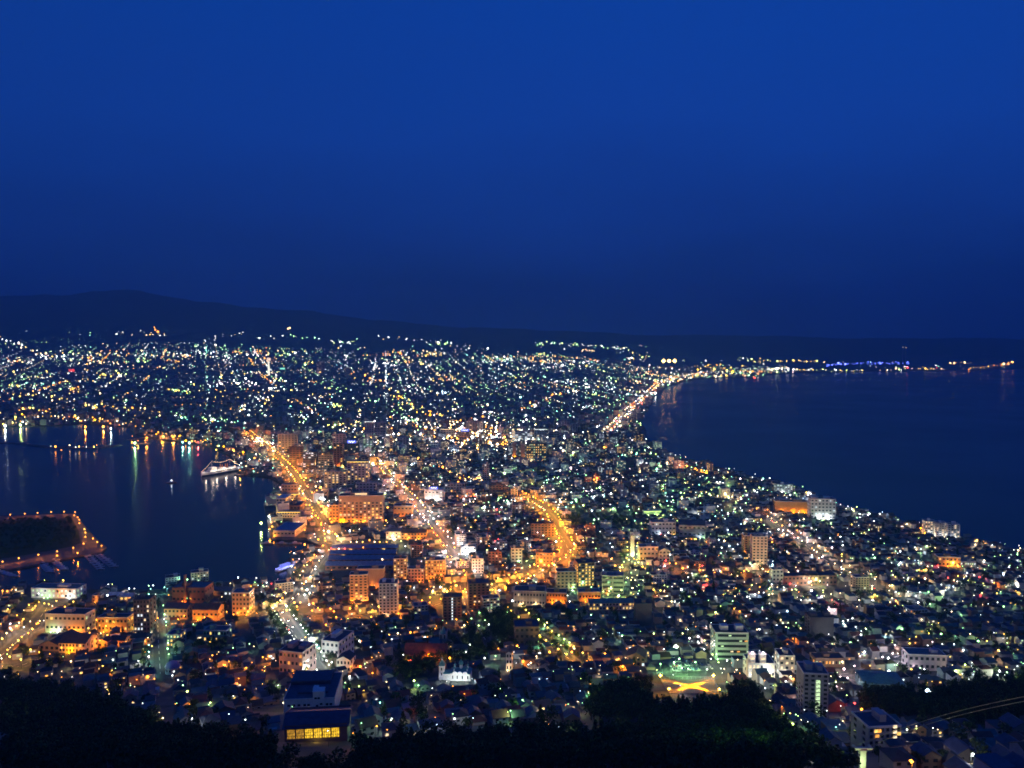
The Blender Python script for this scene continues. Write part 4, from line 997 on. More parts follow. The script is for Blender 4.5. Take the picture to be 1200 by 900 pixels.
q = MB(); q.lathe([(3.4, 0), (2.6, 1.6), (0.05, zs * 0.40)], (0, 3.6, zs * 0.62), 8); q.build('spire', gm, t3)
q = MB(); q.octa((-1.5, -4.5, 1.2), 0.6); q.tube((-1.5, -4.5, -3), (-1.5, -4.5, 0.9), 0.12, n=5); l = q.build('facade_lamp', emit('lamp_O', LC['O'], 9.0), t3)
point('facade_glow', l, (-1.5, -5.5, 3.0), (1.0, 0.62, 0.22), 3800, 0.5)
pg = at(544, 768)
bl('church_hall', 'pale green walled parish hall beside the bell tower', 'the pale green parish hall', 'hall', 530, 546, 758, 770, -6, 12, 'mint', 'brown', 2, 4, 0.0, rooftype='hip', glow=[('G', 0.8, 900)])
bl('chapel', 'narrow white chapel front lit by one lamp left of the mint roofs', 'the narrow white chapel', 'chapel', 593, 600, 764, 786, -4, 16, 'white', 'brown', 3, 2, 0.1, 'w', rooftype='gabley', glow=[('M', -0.4, 1100)])

# ---- brewery chimney
p = at(217.5, 708); hz = zpix(217, 674, p.y) - p.z
t = thing('chimney', 'tall tapering brick chimney standing in front of the brick brewery', 'chimney', p); LAND.append((p, 'the tall brick chimney'))
q = MB(); q.tube((0, 0, -3), (0, 0, hz), 2.3, 1.5, 14); q.build('shaft', wallm('brick'), t, True)
q = MB(); q.tube((0, 0, hz - 1.2), (0, 0, hz + 0.3), 1.85, 1.85, 14); q.build('rim', wallm('brown'), t, True)
q = MB(); q.octa((0, -4, 1), 0.5); q.tube((0, -4, -2), (0, -4, 0.8), 0.1, n=5); l = q.build('facade_lamp', emit('lamp_O', LC['O'], 9.0), t); point('chimney_glow', l, (0, -5, 3), LC['O'], 3500)

# ---- round hall with a lilac roof, left of the school
p = at(199, 791); t = thing('round_hall', 'small round hall with a domed lilac grey roof on the slope', 'hall', p); LAND.append((p, 'the round lilac hall')); KEEP.append((p.x, p.y + 4, 12))
q = MB(); q.lathe([(5.8, -4), (5.8, 5.5)], (0, 6, 0), 16); q.build('wall', wallm('lilac'), t, True)
q = MB(); q.lathe([(6.5, 5.4), (6.4, 6.0), (5.2, 8.0), (2.8, 9.4), (0.02, 10.0)], (0, 6, 0), 16); q.build('roof', mat('roof_lilac', (0.28, 0.25, 0.40), 0.6, 0.2, 0.5), t, True)
for a in range(-2, 3):
    an = -math.pi / 2 + a * 0.5
    link('window', win_mesh(1.2, 1.8, GLASS), t, (5.8 * math.cos(an), 6 + 5.8 * math.sin(an), 3.0), an + math.pi / 2)

# ---- floodlit yellow court
A_, B_, C_, D_ = at(774, 797), at(836, 797), at(843, 813.5), at(784, 813)
cen = (A_ + B_ + C_ + D_) / 4
for dx in (-22, -8, 8, 22): KEEP.append((cen.x + dx, cen.y, 15))
LAND.append((cen, 'the amber lit court'))
q = MB(); n_ = 10
for i in range(n_):
    for j in range(n_):
        f = lambda u, v: (A_ * (1 - u) + B_ * u) * (1 - v) + (D_ * (1 - u) + C_ * u) * v
        qd = [f(i / n_, j / n_), f((i + 1) / n_, j / n_), f((i + 1) / n_, (j + 1) / n_), f(i / n_, (j + 1) / n_)]
        q.face([(v.x, v.y, zt(v.x, v.y) + 0.5) for v in reversed(qd)])
structure(q.build('court_field', mat('court_clay', (0.30, 0.24, 0.15), 0.9, 0.25, 0.4)))
for i, (P_, tg, wd) in enumerate(((A_, C_, 'far left'), (B_, D_, 'far right'), (C_, A_, 'near right'), (D_, B_, 'near left'))):
    t = thing('floodlight', f'amber floodlight blazing at the {wd} corner of the amber lit court', 'floodlight', (P_.x, P_.y, zt(P_.x, P_.y)), 0, 'floodlights of the amber court')
    q = MB(); q.tube((0, 0, -0.5), (0, 0, 3.6), 0.14, 0.1, 6); q.build('pole', METAL, t)
    q = MB(); q.octa((0, 0, 4.0), 1.25 if i < 2 else 0.95); hd = q.build('lamp_head', emit('lamp_A_court', (1.0, 0.5, 0.06), 26.0), t)
    sl = bpy.data.lights.new('beam', 'SPOT'); sl.energy = 1900000; sl.color = (1.0, 0.33, 0.0); sl.spot_size = R(17); sl.spot_blend = 0.8; sl.shadow_soft_size = 0.4
    so = bpy.data.objects.new('beam', sl); COL.objects.link(so); so.parent = hd; v = Vector((cen.x, cen.y, zt(cen.x, cen.y) - 1.0)) - Vector((P_.x, P_.y, zt(P_.x, P_.y) + 4.0))
    so.rotation_euler = v.to_track_quat('-Z', 'Y').to_euler(); so.location = Vector((0, 0, 4.0)) + v.normalized() * 2.0
    point('spill', hd, (0, 0, 5.4), (1.0, 0.36, 0.0), 6500)
t = thing('court_fence', 'thin amber lit net fence round the amber court', 'fence')
cs = [A_, B_, C_, D_]
for a, b_ in zip(cs, cs[1:] + cs[:1]):
    q = MB()
    for i in range(13):
        m_ = a.lerp(b_, i / 12); z = zt(m_.x, m_.y); q.tube((m_.x, m_.y, z - 0.3), (m_.x, m_.y, z + 3.0), 0.07, n=4)
        if i < 12:
            e_ = a.lerp(b_, (i + 1) / 12); q.tube((m_.x, m_.y, z + 2.9), (e_.x, e_.y, zt(e_.x, e_.y) + 2.9), 0.06, n=4); q.tube((m_.x, m_.y, z + 1.2), (e_.x, e_.y, zt(e_.x, e_.y) + 1.2), 0.04, n=4)
    q.build('fence_frame', mat('galvanised', (0.5, 0.5, 0.5), 0.5, 0.1, 1), t)

# ---- green lit car park
P4 = [at(774, 769), at(822, 768), at(838, 786), at(790, 789)]
cen = sum(P4, Vector()) / 4
for dx in (-22, -7, 8, 23): KEEP.append((cen.x + dx, cen.y, 17))
LAND.append((cen, 'the green lit car park'))
q = MB()
for i in range(8):
    for j in range(8):
        f = lambda u, v: (P4[0] * (1 - u) + P4[1] * u) * (1 - v) + (P4[3] * (1 - u) + P4[2] * u) * v
        qd = [f(i / 8, j / 8), f((i + 1) / 8, j / 8), f((i + 1) / 8, (j + 1) / 8), f(i / 8, (j + 1) / 8)]
        q.face([(v.x, v.y, zt(v.x, v.y) + 0.4) for v in reversed(qd)])
structure(q.build('parking_ground', mat('parking_tarmac', (0.13, 0.13, 0.13), 0.8, 0.2, 0.3)))
CARC = [('white', (0.75, 0.75, 0.75)), ('silver', (0.45, 0.46, 0.48)), ('black', (0.03, 0.03, 0.03)), ('red', (0.4, 0.03, 0.03)), ('blue', (0.05, 0.09, 0.3)), ('grey', (0.2, 0.2, 0.21))]
WHEEL = None


def car_proto(cn, cc, lights=False):
    t = thing('car', cn + ' car', 'car', (0, 0, -500))
    q = MB()
    prof = [(-2.1, 0.35), (-2.15, 0.8), (-1.75, 0.98), (-1.2, 1.02), (1.35, 1.08), (2.0, 1.0), (2.1, 0.7), (2.1, 0.35)]
    for s in (-0.86, 0.86):
        pts = [(s, y, z) for y, z in prof]; q.face(pts if s < 0 else pts[::-1])
    for (a, b_), (c, d) in zip(prof, prof[1:] + prof[:1]): q.face([(-0.86, a, b_), (0.86, a, b_), (0.86, c, d), (-0.86, c, d)])
    q.build('body', mat('car_' + cn, cc, 0.3, 0.05, 1, spec=0.5), t)
    q = MB(); pr = [(-1.15, 1.03), (-0.45, 1.5), (1.0, 1.52), (1.7, 1.06)]
    for s in (-0.74, 0.74):
        pts = [(s, y, z) for y, z in pr]; q.face(pts if s < 0 else pts[::-1])
    for (a, b_), (c, d) in zip(pr, pr[1:]): q.face([(-0.74, a, b_), (0.74, a, b_), (0.74, c, d), (-0.74, c, d)])
    q.build('cabin', GLASS, t)
    for x in (-0.82, 0.82):
        for y in (-1.3, 1.35):
            q = MB(); q.tube((x - 0.1, y, 0.33), (x + 0.1, y, 0.33), 0.33, n=10); q.build('wheel', METAL, t)
    if lights:
        for x in (-0.6, 0.6):
            q = MB(); q.octa((x, -2.15, 0.7), 0.4); q.build('headlight', emit('headlight', (1, 0.95, 0.85), 14), t)
            q = MB(); q.octa((x, 2.13, 0.75), 0.36); q.build('tail_light', emit('tail_light', (1, 0.03, 0.02), 9), t)
    return t


protos = {cn: car_proto(cn, cc) for cn, cc in CARC}
used = set(); rows = Labels(); spots = []
ux = (P4[1] - P4[0]).normalized(); vy = (P4[3] - P4[0])
for r in range(4):
    v = 0.12 + r * 0.25
    a, b_ = P4[0].lerp(P4[3], v), P4[1].lerp(P4[2], v)
    n = int((b_ - a).length / 2.9)
    for i in range(n):
        if rnd.random() < 0.3: continue
        m_ = a.lerp(b_, (i + 0.5) / n)
        spots.append((m_, r, i, rnd.choice(CARC)[0]))
seen = {}
wd = ['back', 'third', 'second', 'front']
for m_, r, i, cn in spots:
    seen[(r, cn)] = seen.get((r, cn), 0) + 1
    lab = f'{ordinal(seen[(r, cn)])} {cn} car from the west in the {wd[r]} row of the car park'
    z = Vector((m_.x, m_.y, zt(m_.x, m_.y) + 0.41))
    rz = math.atan2(vy.y, vy.x) - math.pi / 2 + (math.pi if rnd.random() < 0.5 else 0)
    if cn in used: dup(protos[cn], z, rz, lab, 'cars in the green lit car park')
    else:
        o = protos[cn]; used.add(cn); o.location = z; o.rotation_euler.z = rz; o['label'] = lab; o['group'] = 'cars in the green lit car park'
for cn in protos:
    if cn not in used:
        for c in list(protos[cn].children): bpy.data.objects.remove(c)
        bpy.data.objects.remove(protos[cn])
# driving cars on the main roads
dc = {cn: car_proto(cn, dict(CARC)[cn], True) for cn in ('white', 'silver', 'black')}
dused = set(); cnt = {}
for (line, width), short, n in ((ROADS[0], 'the harbour road', 16), (ROADS[2], 'the tree lined boulevard', 8), (ROADS[3], 'the tramway street', 18), (ROADS[4], 'the long curving avenue', 20), (ROADS[5], 'the eastern avenue', 12)):
    tot = sorted(rnd.uniform(0.04, 0.96) for _ in range(n))
    if line[0].y > line[-1].y: line = line[::-1]
    for u in tot:
        i = int(u * (len(line) - 2)); d = (line[i + 1] - line[i]).normalized(); nn = Vector((d.y, -d.x))
        away = rnd.random() < 0.5
        q = line[i] + nn * (width * (0.25 if not away else -0.25))
        cn = rnd.choice(list(dc)); key = (short, cn, away); cnt[key] = cnt.get(key, 0) + 1
        lab = f"{ordinal(cnt[key])} {cn} car with {'red tail lights' if away else 'white headlights'} on {short}"
        loc = (q.x, q.y, zt(q.x, q.y) + 0.33); rz = math.atan2(d.y, d.x) - math.pi / 2
        if cn in dused: dup(dc[cn], loc, rz, lab, 'cars driving on the main roads')
        else:
            dused.add(cn); o = dc[cn]; o.location = loc; o.rotation_euler.z = rz; o['label'] = lab; o['group'] = 'cars driving on the main roads'
for o in [x for x in COL.objects if x.get('group') == 'cars driving on the main roads' and 'tail lights' in x['label']]:
    o.rotation_euler.z += math.pi
for cn in dc:
    if cn not in dused:
        for c in list(dc[cn].children): bpy.data.objects.remove(c)
        bpy.data.objects.remove(dc[cn])

# ------------------------------------------------------------------ island, boats, ship, breakwater
isl = [at_sea(*p, 2.2) for p in ((-60, 603), (0, 605), (75, 602), (88, 602), (95, 611), (110, 628), (125, 641), (118, 648), (92, 651), (60, 658), (30, 664), (0, 668), (-60, 680))]
bm = bmesh.new()
f = bm.faces.new([bm.verts.new(p) for p in isl])
if f.normal.z < 0: f.normal_flip()
r_ = bmesh.ops.extrude_face_region(bm, geom=[f])
for v in [x for x in r_['geom'] if isinstance(x, bmesh.types.BMVert)]: v.co.z = 2.2
for v in bm.verts:
    if v not in r_['geom']: v.co.z = -5
bmesh.ops.recalc_face_normals(bm, faces=bm.faces[:])
me = bpy.data.meshes.new('island'); bm.to_mesh(me); bm.free(); me.materials.append(mat('island_paving', (0.12, 0.115, 0.105), 0.85, 0.3, 0.1))
structure(link('island_ground', me))
park = [at_sea(*p, 2.3) for p in ((-60, 612), (60, 608), (84, 607), (92, 622), (95, 636), (86, 640), (60, 645), (20, 652), (-60, 664))]
q = MB(); q.face([(p.x, p.y, 2.25) for p in park][::-1]); structure(q.build('island_lawn', mat('lawn', (0.035, 0.06, 0.02), 0.95, 0.4, 0.1)))
LAND.append((at_sea(50, 630), 'the harbour island'))
for (x, y, c, wv) in ((12, 603, 'O', 1), (29, 602, 'O', 1), (44, 601, 'O', 1), (60, 600, 'O', 1), (75, 599.5, 'O', 1.2), (88, 600, 'O', 1), (87, 604, 'O', 1), (91, 606, 'O', 1), (93, 609, 'O', 1), (93, 613, 'O', 1), (99, 620, 'Y', 1), (100, 624, 'O', 1), (100, 629, 'O', 1),
                      (98, 637, 'O', 1), (109, 631, 'O', 1), (114, 635, 'O', 1), (119, 639.5, 'O', 1), (86, 642, 'O', 1), (67, 646, 'O', 1), (67, 651, 'O', 1), (91, 648, 'O', 1.3), (45, 650, 'O', 1.3), (22, 654, 'O', 1.2), (3, 658, 'O', 1), (-20, 604, 'O', 1)):
    d = at_sea(x, y, 9.0); lamp((d.x, d.y, 2.2), c, 1.05, 11, 4500 * wv, 6.8, 'the harbour island', 'shore')


def boat(p, rz, L, label, cat='boat', group=None, hullc=(0.6, 0.62, 0.65), light=None, cabin=True, name='moored_boat'):
    t = thing(name, label, cat, p, rz, group)
    q = MB(); n = 9; W = L * 0.14
    sec = []
    for i in range(n):
        u = i / (n - 1); x = -L / 2 + u * L
        w = W * (0.75 + 0.25 * math.sin(min(1, u * 2) * math.pi / 2)) * (1 - max(0, (u - 0.55) / 0.45) ** 2 * 0.98)
        sh = L * 0.07 * (1 + 0.6 * max(0, u - 0.5))
        sec.append([(x, -w, sh), (x, -w * 0.75, 0.0), (x, 0, -L * 0.03), (x, w * 0.75, 0.0), (x, w, sh)])
    for a, b_ in zip(sec, sec[1:]):
        for j in range(4): q.face([a[j], b_[j], b_[j + 1], a[j + 1]])
        q.face([a[4], b_[4], b_[0], a[0]])
    q.face(sec[0])
    q.build('hull', mat('hull_%d' % int(hullc[0] * 100), hullc, 0.5, 0.12, 0.5), t)
    if cabin:
        q = MB(); z = L * 0.07
        q.box(-L * 0.22, L * 0.14, -W * 0.55, W * 0.55, z, z + L * 0.08); q.box(-L * 0.1, L * 0.1, -W * 0.45, W * 0.45, z + L * 0.08 + 0.003, z + L * 0.13)
        q.build('cabin', mat('boat_white', (0.72, 0.72, 0.72), 0.5, 0.08, 0.5), t)
    if L < 16:
        q = MB(); q.tube((0.05 * L, 0, L * 0.2), (0.05 * L, 0, L * 0.55), 0.09, n=5); q.build('mast', METAL, t)
    if light:
        q = MB(); q.octa((0, 0, L * 0.25), light[1]); q.tube((0, 0, L * 0.1), (0, 0, L * 0.24), 0.08, n=4); l = q.build('lamp', emit('lamp_' + light[0], LC[light[0]], 9.0), t)
        if light[2]: point('lamp_light', l, (0, 0, L * 0.3), LC[light[0]], light[2])
    return t


bk = 0
for (x0, y0, x1, y1, n, wd) in ((-2, 669, 18, 676, 5, 'west'), (48, 658, 60, 671, 7, 'middle'), (62, 656, 77, 668, 7, 'second'), (104, 651, 120, 668, 7, 'east'), (116, 650, 135, 665, 7, 'outer')):
    for i in range(n):
        u = (i + 0.5) / n; p = at_sea(x0 + (x1 - x0) * u + rnd.uniform(-1, 1), y0 + (y1 - y0) * u)
        boat((p.x, p.y, 0.2), R(rnd.uniform(-8, 8)), rnd.uniform(11, 15), f'{ordinal(i + 1)} small white boat out from the island on the {wd} pontoon', group='boats moored off the island')
    a, b_ = at_sea(x0 - 5, y0), at_sea(x1 - 5, y1)
    t = thing('pontoon', f'{wd} grey floating pontoon between the boats off the island', 'pontoon', (0, 0, 0))
    q = MB(); d = (b_ - a).normalized(); nn = Vector((d.y, -d.x, 0)) * 1.3
    q.face([tuple(a - nn + Vector((0, 0, 0.7))), tuple(a + nn + Vector((0, 0, 0.7))), tuple(b_ + nn + Vector((0, 0, 0.7))), tuple(b_ - nn + Vector((0, 0, 0.7)))])
    for s in (-1, 1): q.face([tuple(a + nn * s + Vector((0, 0, 0.7))), tuple(a + nn * s + Vector((0, 0, -0.6))), tuple(b_ + nn * s + Vector((0, 0, -0.6))), tuple(b_ + nn * s + Vector((0, 0, 0.7)))])
    q.build('deck', mat('pontoon_deck', (0.30, 0.30, 0.31), 0.8, 0.2, 0.5), t)
for i, (x, y, L) in enumerate(((313, 637.5, 21), (330.5, 637.5, 21), (346, 637.5, 21))):
    p = at_sea(x, y); boat((p.x, p.y, 0.3), R(2), L, f'{("first", "middle", "last")[i]} of three grey fishing boats in front of the blue roofed terminal', 'fishing boat', 'fishing boats by the terminal', (0.35, 0.36, 0.38), name='fishing_boat')
p = at_sea(367, 645.5); boat((p.x, p.y, 0.3), R(4), 20, 'pale tour boat lit warm in the inlet beside the warehouses', 'tour boat', None, (0.7, 0.66, 0.6), ('M', 0.6, 900), name='tour_boat')
# blue lit boat
p = at_sea(334, 667); t = boat((p.x, p.y, 0.3), R(62), 34, 'white boat outlined in bright blue and violet lights by the shore', 'boat', None, (0.5, 0.5, 0.65), name='lit_boat')
q = MB()
for i in range(14): q.octa((-15 + i * 2.2, -3.6, 3.4), 0.62); 
for i in range(14): q.octa((-15 + i * 2.2, 3.6, 3.4), 0.62)
o = q.build('lights', emit('lamp_blue_string', (0.28, 0.34, 1.0), 7), t); o['kind'] = 'stuff'
q = MB(); q.box(-9, 9, -2.6, 2.6, 4.5, 8.0); q.build('deck_house', emit('glowing_cabin', (0.22, 0.26, 1.0), 0.9), t)  # cabin walls glow; the blue light on them is put into the material
point('boat_glow', t, (0, -6, 7), (0.2, 0.25, 1.0), 1600, 2)
p = at_sea(201, 566); boat((p.x, p.y, 0.3), R(8), 24, 'small dark boat with two white lamps alone on the open harbour', 'boat', None, (0.10, 0.10, 0.12), ('C', 1.3, 1500), name='patrol_boat')
# museum ship
a, b_ = at_sea(243, 559.5), at_sea(277, 548.5)
L = 132.0; ang = math.atan2(b_.y - a.y, b_.x - a.x); ang = math.radians(62)
pc = (a + b_) / 2; t = thing('museum_ship', 'white floodlit ferry moored at the quay with strings of lights from mast to mast', 'ship', (pc.x, pc.y - 2, 0), ang); LAND.append((pc, 'the floodlit ship'))
q = MB(); n = 13; sec = []
for i in range(n):
    u = i / (n - 1); x = -L / 2 + u * L; w = 9.0 * min(1, 0.12 + math.sin(min(1, u / 0.35) * math.pi / 2)) * (1 - max(0, (u - 0.8) / 0.2) ** 2 * 0.5)
    sh = 8 + 3.2 * max(0, (0.25 - u) / 0.25)
    sec.append([(x, -w, sh), (x, -w * 0.92, 2.6), (x, -w * 0.8, -2), (x, w * 0.8, -2), (x, w * 0.92, 2.6), (x, w, sh)])
for s0, s1 in zip(sec, sec[1:]):
    for j in range(5): q.face([s0[j], s1[j], s1[j + 1], s0[j + 1]], 1 if j in (1, 2, 3) else 0)
    q.face([s0[5], s1[5], s1[0], s0[0]], 0)
q.face(sec[0]); q.face(sec[-1][::-1])
q.build('hull', [mat('ship_white', (0.72, 0.72, 0.72), 0.5, 0.08, 0.3), mat('ship_navy', (0.02, 0.03, 0.06), 0.5, 0.1, 0.3)], t)
q = MB(); q.box(-44, 40, -7.4, 7.4, 8.4, 12); q.box(-40, 6, -6.4, 6.4, 12.003, 15.2); q.box(-38, -22, -7.0, 7.0, 15.203, 18.5); q.build('superstructure', mat('ship_cream', (0.75, 0.73, 0.68), 0.5, 0.08, 0.3), t)
for x in (-2, 14):
    for y in (-3.6, 3.6):
        q = MB(); q.tube((x, y, 12), (x, y, 23), 1.5, 1.3, 10); q.build('funnel', mat('funnel_orange', (0.55, 0.22, 0.06), 0.6, 0.1, 0.5), t)
for x, hh in ((-33, 34), (26, 32)):
    q = MB(); q.tube((x, 0, 12), (x, 0, hh), 0.5, 0.25, 6); q.tube((x, -4, hh - 8), (x, 4, hh - 8), 0.2, n=5); q.build('mast', mat('mast_white', (0.7, 0.7, 0.7), 0.5, 0.1, 1), t)
pts = [(-65, 0, 12), (-33, 0, 34), (26, 0, 32), (64, 0, 10)]
for a, b_ in zip(pts, pts[1:]):
    a, b_ = Vector(a), Vector(b_); q = MB(); n = int((b_ - a).length / 3.6)
    for i in range(n + 1):
        m_ = a.lerp(b_, i / n); m_.z -= 5 * math.sin(math.pi * i / n) * (1 if (b_ - a).length > 45 else 0.4); q.octa(m_, 0.62)
    q.build('light_string', emit('lamp_string', (1.0, 0.72, 0.36), 6), t)
for y in (-7.5, 7.5):
    for x in range(-42, 41, 6): link('porthole_lamp', win_mesh(2.6, 1.3, emit('ship_lights', (1.0, 0.9, 0.75), 5)), t, (x, y, 10.2), 0 if y < 0 else math.pi)
for x, y, wv in ((-30, -15, 6000), (0, -15, 6000), (30, -15, 4500), (-62, -12, 4000), (-30, 15, 4000), (-30, 0, 4500)): point('deck_light', t, (x, y, 14 if abs(y) > 1 else 24), (1.0, 0.86, 0.68), wv, 1.5)
# breakwater
t = thing('breakwater', 'long dark breakwater pier with a small pale ship and lamps lying across the harbour', 'breakwater', (0, 0, 0)); pb = [at_sea(*p, 1.8) for p in ((-60, 516), (20, 519), (58, 523.5), (116, 524.5), (140, 521))]
LAND.append((pb[2], 'the breakwater'))
for a, b_ in zip(pb, pb[1:]):
    d = (b_ - a).normalized(); nn = Vector((d.y, -d.x, 0)) * 11
    q = MB(); pp = [a - nn, a + nn, b_ + nn, b_ - nn]
    q.face([tuple(v) for v in pp]); 
    for i in range(4): v, w_ = pp[i], pp[(i + 1) % 4]; q.face([tuple(v), (v.x, v.y, -4), (w_.x, w_.y, -4), tuple(w_)])
    q.build('pier', mat('pier_concrete', (0.14, 0.14, 0.145), 0.9, 0.25, 0.1), t)
for (a, b_, wd) in (((150, 515), (175, 512), 'first'), ((158, 520), (176, 519), 'second'), ((186, 515), (206, 513), 'third'), ((276, 556.5), (302, 553), 'ship')):
    a, b_ = at_sea(*a, 2.2), at_sea(*b_, 2.2); d = (b_ - a).normalized(); nn = Vector((d.y, -d.x, 0)) * 9
    t = thing('jetty', f'{wd} orange lit jetty on the inner harbour shore' if wd != 'ship' else 'orange lit jetty beside the floodlit ship', 'jetty'); q = MB(); pp = [a - nn, a + nn, b_ + nn, b_ - nn]; q.face([tuple(v) for v in pp])
    for i in range(4): v, w_ = pp[i], pp[(i + 1) % 4]; q.face([tuple(v), (v.x, v.y, -4), (w_.x, w_.y, -4), tuple(w_)])
    q.build('deck', mat('pier_concrete', (0.14, 0.14, 0.145)), t)
    for u in (0.2, 0.8):
        m_ = a.lerp(b_, u); lamp((m_.x, m_.y, 2.2), 'O', 1.2, 9, 14000, 10, 'the inner jetties', 'shore')
# pier line and far towers
t = thing('lit_tower', 'far white lit observation tower with a wider top over the suburbs', 'tower', at(315, 440)); LAND.append((at(315, 440), 'the far white tower'))
Y_ = t.location.y; hz = zpix(315, 419, Y_) - t.location.z
q = MB(); q.tube((0, 0, 0), (0, 0, hz * 0.8), hz * 0.06, hz * 0.045, 8); q.build('shaft', emit('tower_self_glow', (1.0, 0.93, 0.72), 2.2), t)  # shaft and pod glow by themselves; their lighting is put into the material
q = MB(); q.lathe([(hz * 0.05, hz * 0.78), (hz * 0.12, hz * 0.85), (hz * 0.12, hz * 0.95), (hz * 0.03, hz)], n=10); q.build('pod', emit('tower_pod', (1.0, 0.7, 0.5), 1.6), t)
t = thing('beach_tower', 'faint tower with a few lamps far across the bay', 'tower', at(1059, 428)); hz = zpix(1059, 405, t.location.y) - t.location.z
q = MB()
for s in (-1, 1): q.tube((s * 26, 0, 0), (s * 14, 0, hz * 0.85), 5, 4, 5)
q.box(-24, 24, -6, 6, hz * 0.86, hz * 0.96); q.build('frame', wallm('grey'), t)
for s in (-1, 1):
    q = MB(); q.octa((s * 22, -8, hz * 0.9), 7.5); q.build('lamp', emit('tower_lamp', (1.0, 0.75, 0.45), 1.6), t)
for i, (x, wd) in enumerate(((777.5, 'left'), (784, 'middle'), (790.5, 'right'))):
    p = at(x, 431); hz = zpix(x, 423, p.y) - p.z
    t = thing('stadium_light', f'{wd} of three huge orange stadium lights at the far end of the beach', 'stadium light', p, 0, 'stadium lights by the bay')
    q = MB(); q.tube((0, 0, 0), (0, 0, hz), 2.5, 1.2, 6); q.build('mast', METAL, t)
    q = MB(); q.octa((0, 0, hz), 25); hd = q.build('lamp_head', emit('stadium_lamp', (1.0, 0.50, 0.10), 40), t); point('stadium_glow', hd, (0, -34, hz), (1.0, 0.42, 0.05), 6e4, 8)
# teal and red roof signs of the suburbs
for nm, lb, x, y, w_, h_, c in (('roof_sign', 'small teal roof sign glowing over the suburbs', 331, 432, 45, 16, 'T'), ('roof_sign', 'wide red roof sign of the suburb tower', 376, 429, 60, 14, 'R'), ('roof_sign', 'red lamp board over the western suburbs', 84, 434, 50, 22, 'R')):
    p = at(x, y + 6); hz = zpix(x, y, p.y) - p.z
    t = thing(nm, lb, 'sign', p); q = MB(); q.box(-w_ / 2, w_ / 2, -2, 2, hz - h_ / 2, hz + h_ / 2); q.build('board', emit('board_' + c, LC[c], 1.6), t)
    q = MB()
    for s in (-0.4, 0.4): q.box(s * w_ - 1, s * w_ + 1, -1, 1, 0, hz - h_ / 2 - 0.01)
    q.build('post', METAL, t)
# ropeway pylon, cables and blue lamps
p = at(1010, 905); hz = zpix(1008, 876, p.y) - p.z
t = thing('ropeway_pylon', 'pale lit ropeway pylon with a cross arm at the edge of the wood', 'pylon', p); LAND.append((p, 'the ropeway pylon'))
q = MB(); q.box(-1.1, 1.1, -1.1, 1.1, -4, hz - 0.8); q.build('mast', mat('pylon_paint', (0.55, 0.6, 0.45), 0.6, 0.1, 1), t)
q = MB(); q.box(-3.6, 3.6, -0.6, 0.6, hz - 0.797, hz); q.box(-3.6, -2.8, -1.6, 1.6, hz + 0.003, hz + 0.5); q.box(2.8, 3.6, -1.6, 1.6, hz + 0.003, hz + 0.5); q.build('cross_arm', mat('pylon_paint', (0.55, 0.6, 0.45)), t)
q = MB(); q.octa((-2, -3, 1.5), 0.4); q.tube((-2, -3, -2), (-2, -3, 1.3), 0.1, n=4); l = q.build('lamp', emit('lamp_L', LC['L'], 9), t); point('pylon_light', l, (-2.5, -4.5, 5), (0.8, 1.0, 0.55), 1800)
for i, (y0, y1, dx) in enumerate(((832, 815, -3.2), (837, 821, 3.2))):
    t = thing('ropeway_cable', ('upper' if i == 0 else 'lower') + ' of two pale ropeway cables crossing the dark wood', 'cable', (0, 0, 0), 0, 'ropeway cables')
    a = p + Vector((dx, 0, hz + 0.6)); e = ray(1290, y1 - 15); b_ = Vector((0, 0, CAM_Z)) + e * 105; q = MB(); n = 26; prev = None
    mid = Vector((0, 0, CAM_Z)) + ray(1110, y0 - 1) * 300
    for j in range(n + 1):
        u = j / n; v = a * (1 - u) ** 2 + mid * 2 * u * (1 - u) + b_ * u * u
        if prev is not None: q.tube(prev, v, 0.075, n=5, cap=False)
        prev = v
    q.build('cable', mat('steel_cable', (0.36, 0.42, 0.20), 0.5, 0.1, 1), t)
for i, x in enumerate((878, 884)):
    p = at(x, 822); t = thing('signal_lamp', ('first' if i == 0 else 'second') + ' of a pair of deep blue lamps at the edge of the wood', 'lamp', p, 0, 'pair of blue lamps')
    q = MB(); q.tube((0, 0, -0.5), (0, 0, 5.0), 0.12, n=6); q.build('pole', METAL, t)
    q = MB(); q.octa((0, 0, 5.6), 0.8); hd = q.build('lamp_head', emit('lamp_B_signal', (0.05, 0.06, 1.0), 16), t); point('lamp_light', hd, (0, -0.5, 6.2), (0.08, 0.08, 1), 1500)
# green light added to the wooded slope, under a made-up hooded lamp
p = at(872, 897); t = thing('added_slope_light', 'small hooded lamp throwing green light over the leaves of the dark wood', 'floodlight', p)
q = MB(); q.tube((0, 0, -0.5), (0, 0, 15.5), 0.13, 0.09, 6); q.build('pole', METAL, t)
q = MB(); q.lathe([(0.5, 15.6), (0.45, 15.9), (0.1, 16.1)], n=8); hd = q.build('hood', METAL, t)
for dx, dy in ((-9, 7), (9, 9)): point('lamp_light', hd, (dx, dy, 19.0), (0.36, 1.0, 0.10), 1900, 1.0)  # added point lights hang beside the hood to green the leaves
# red harbour light
p = at(308, 688); lamp(p, 'R', 0.9, 12, 800, 5, 'the quay tip', 'shore')
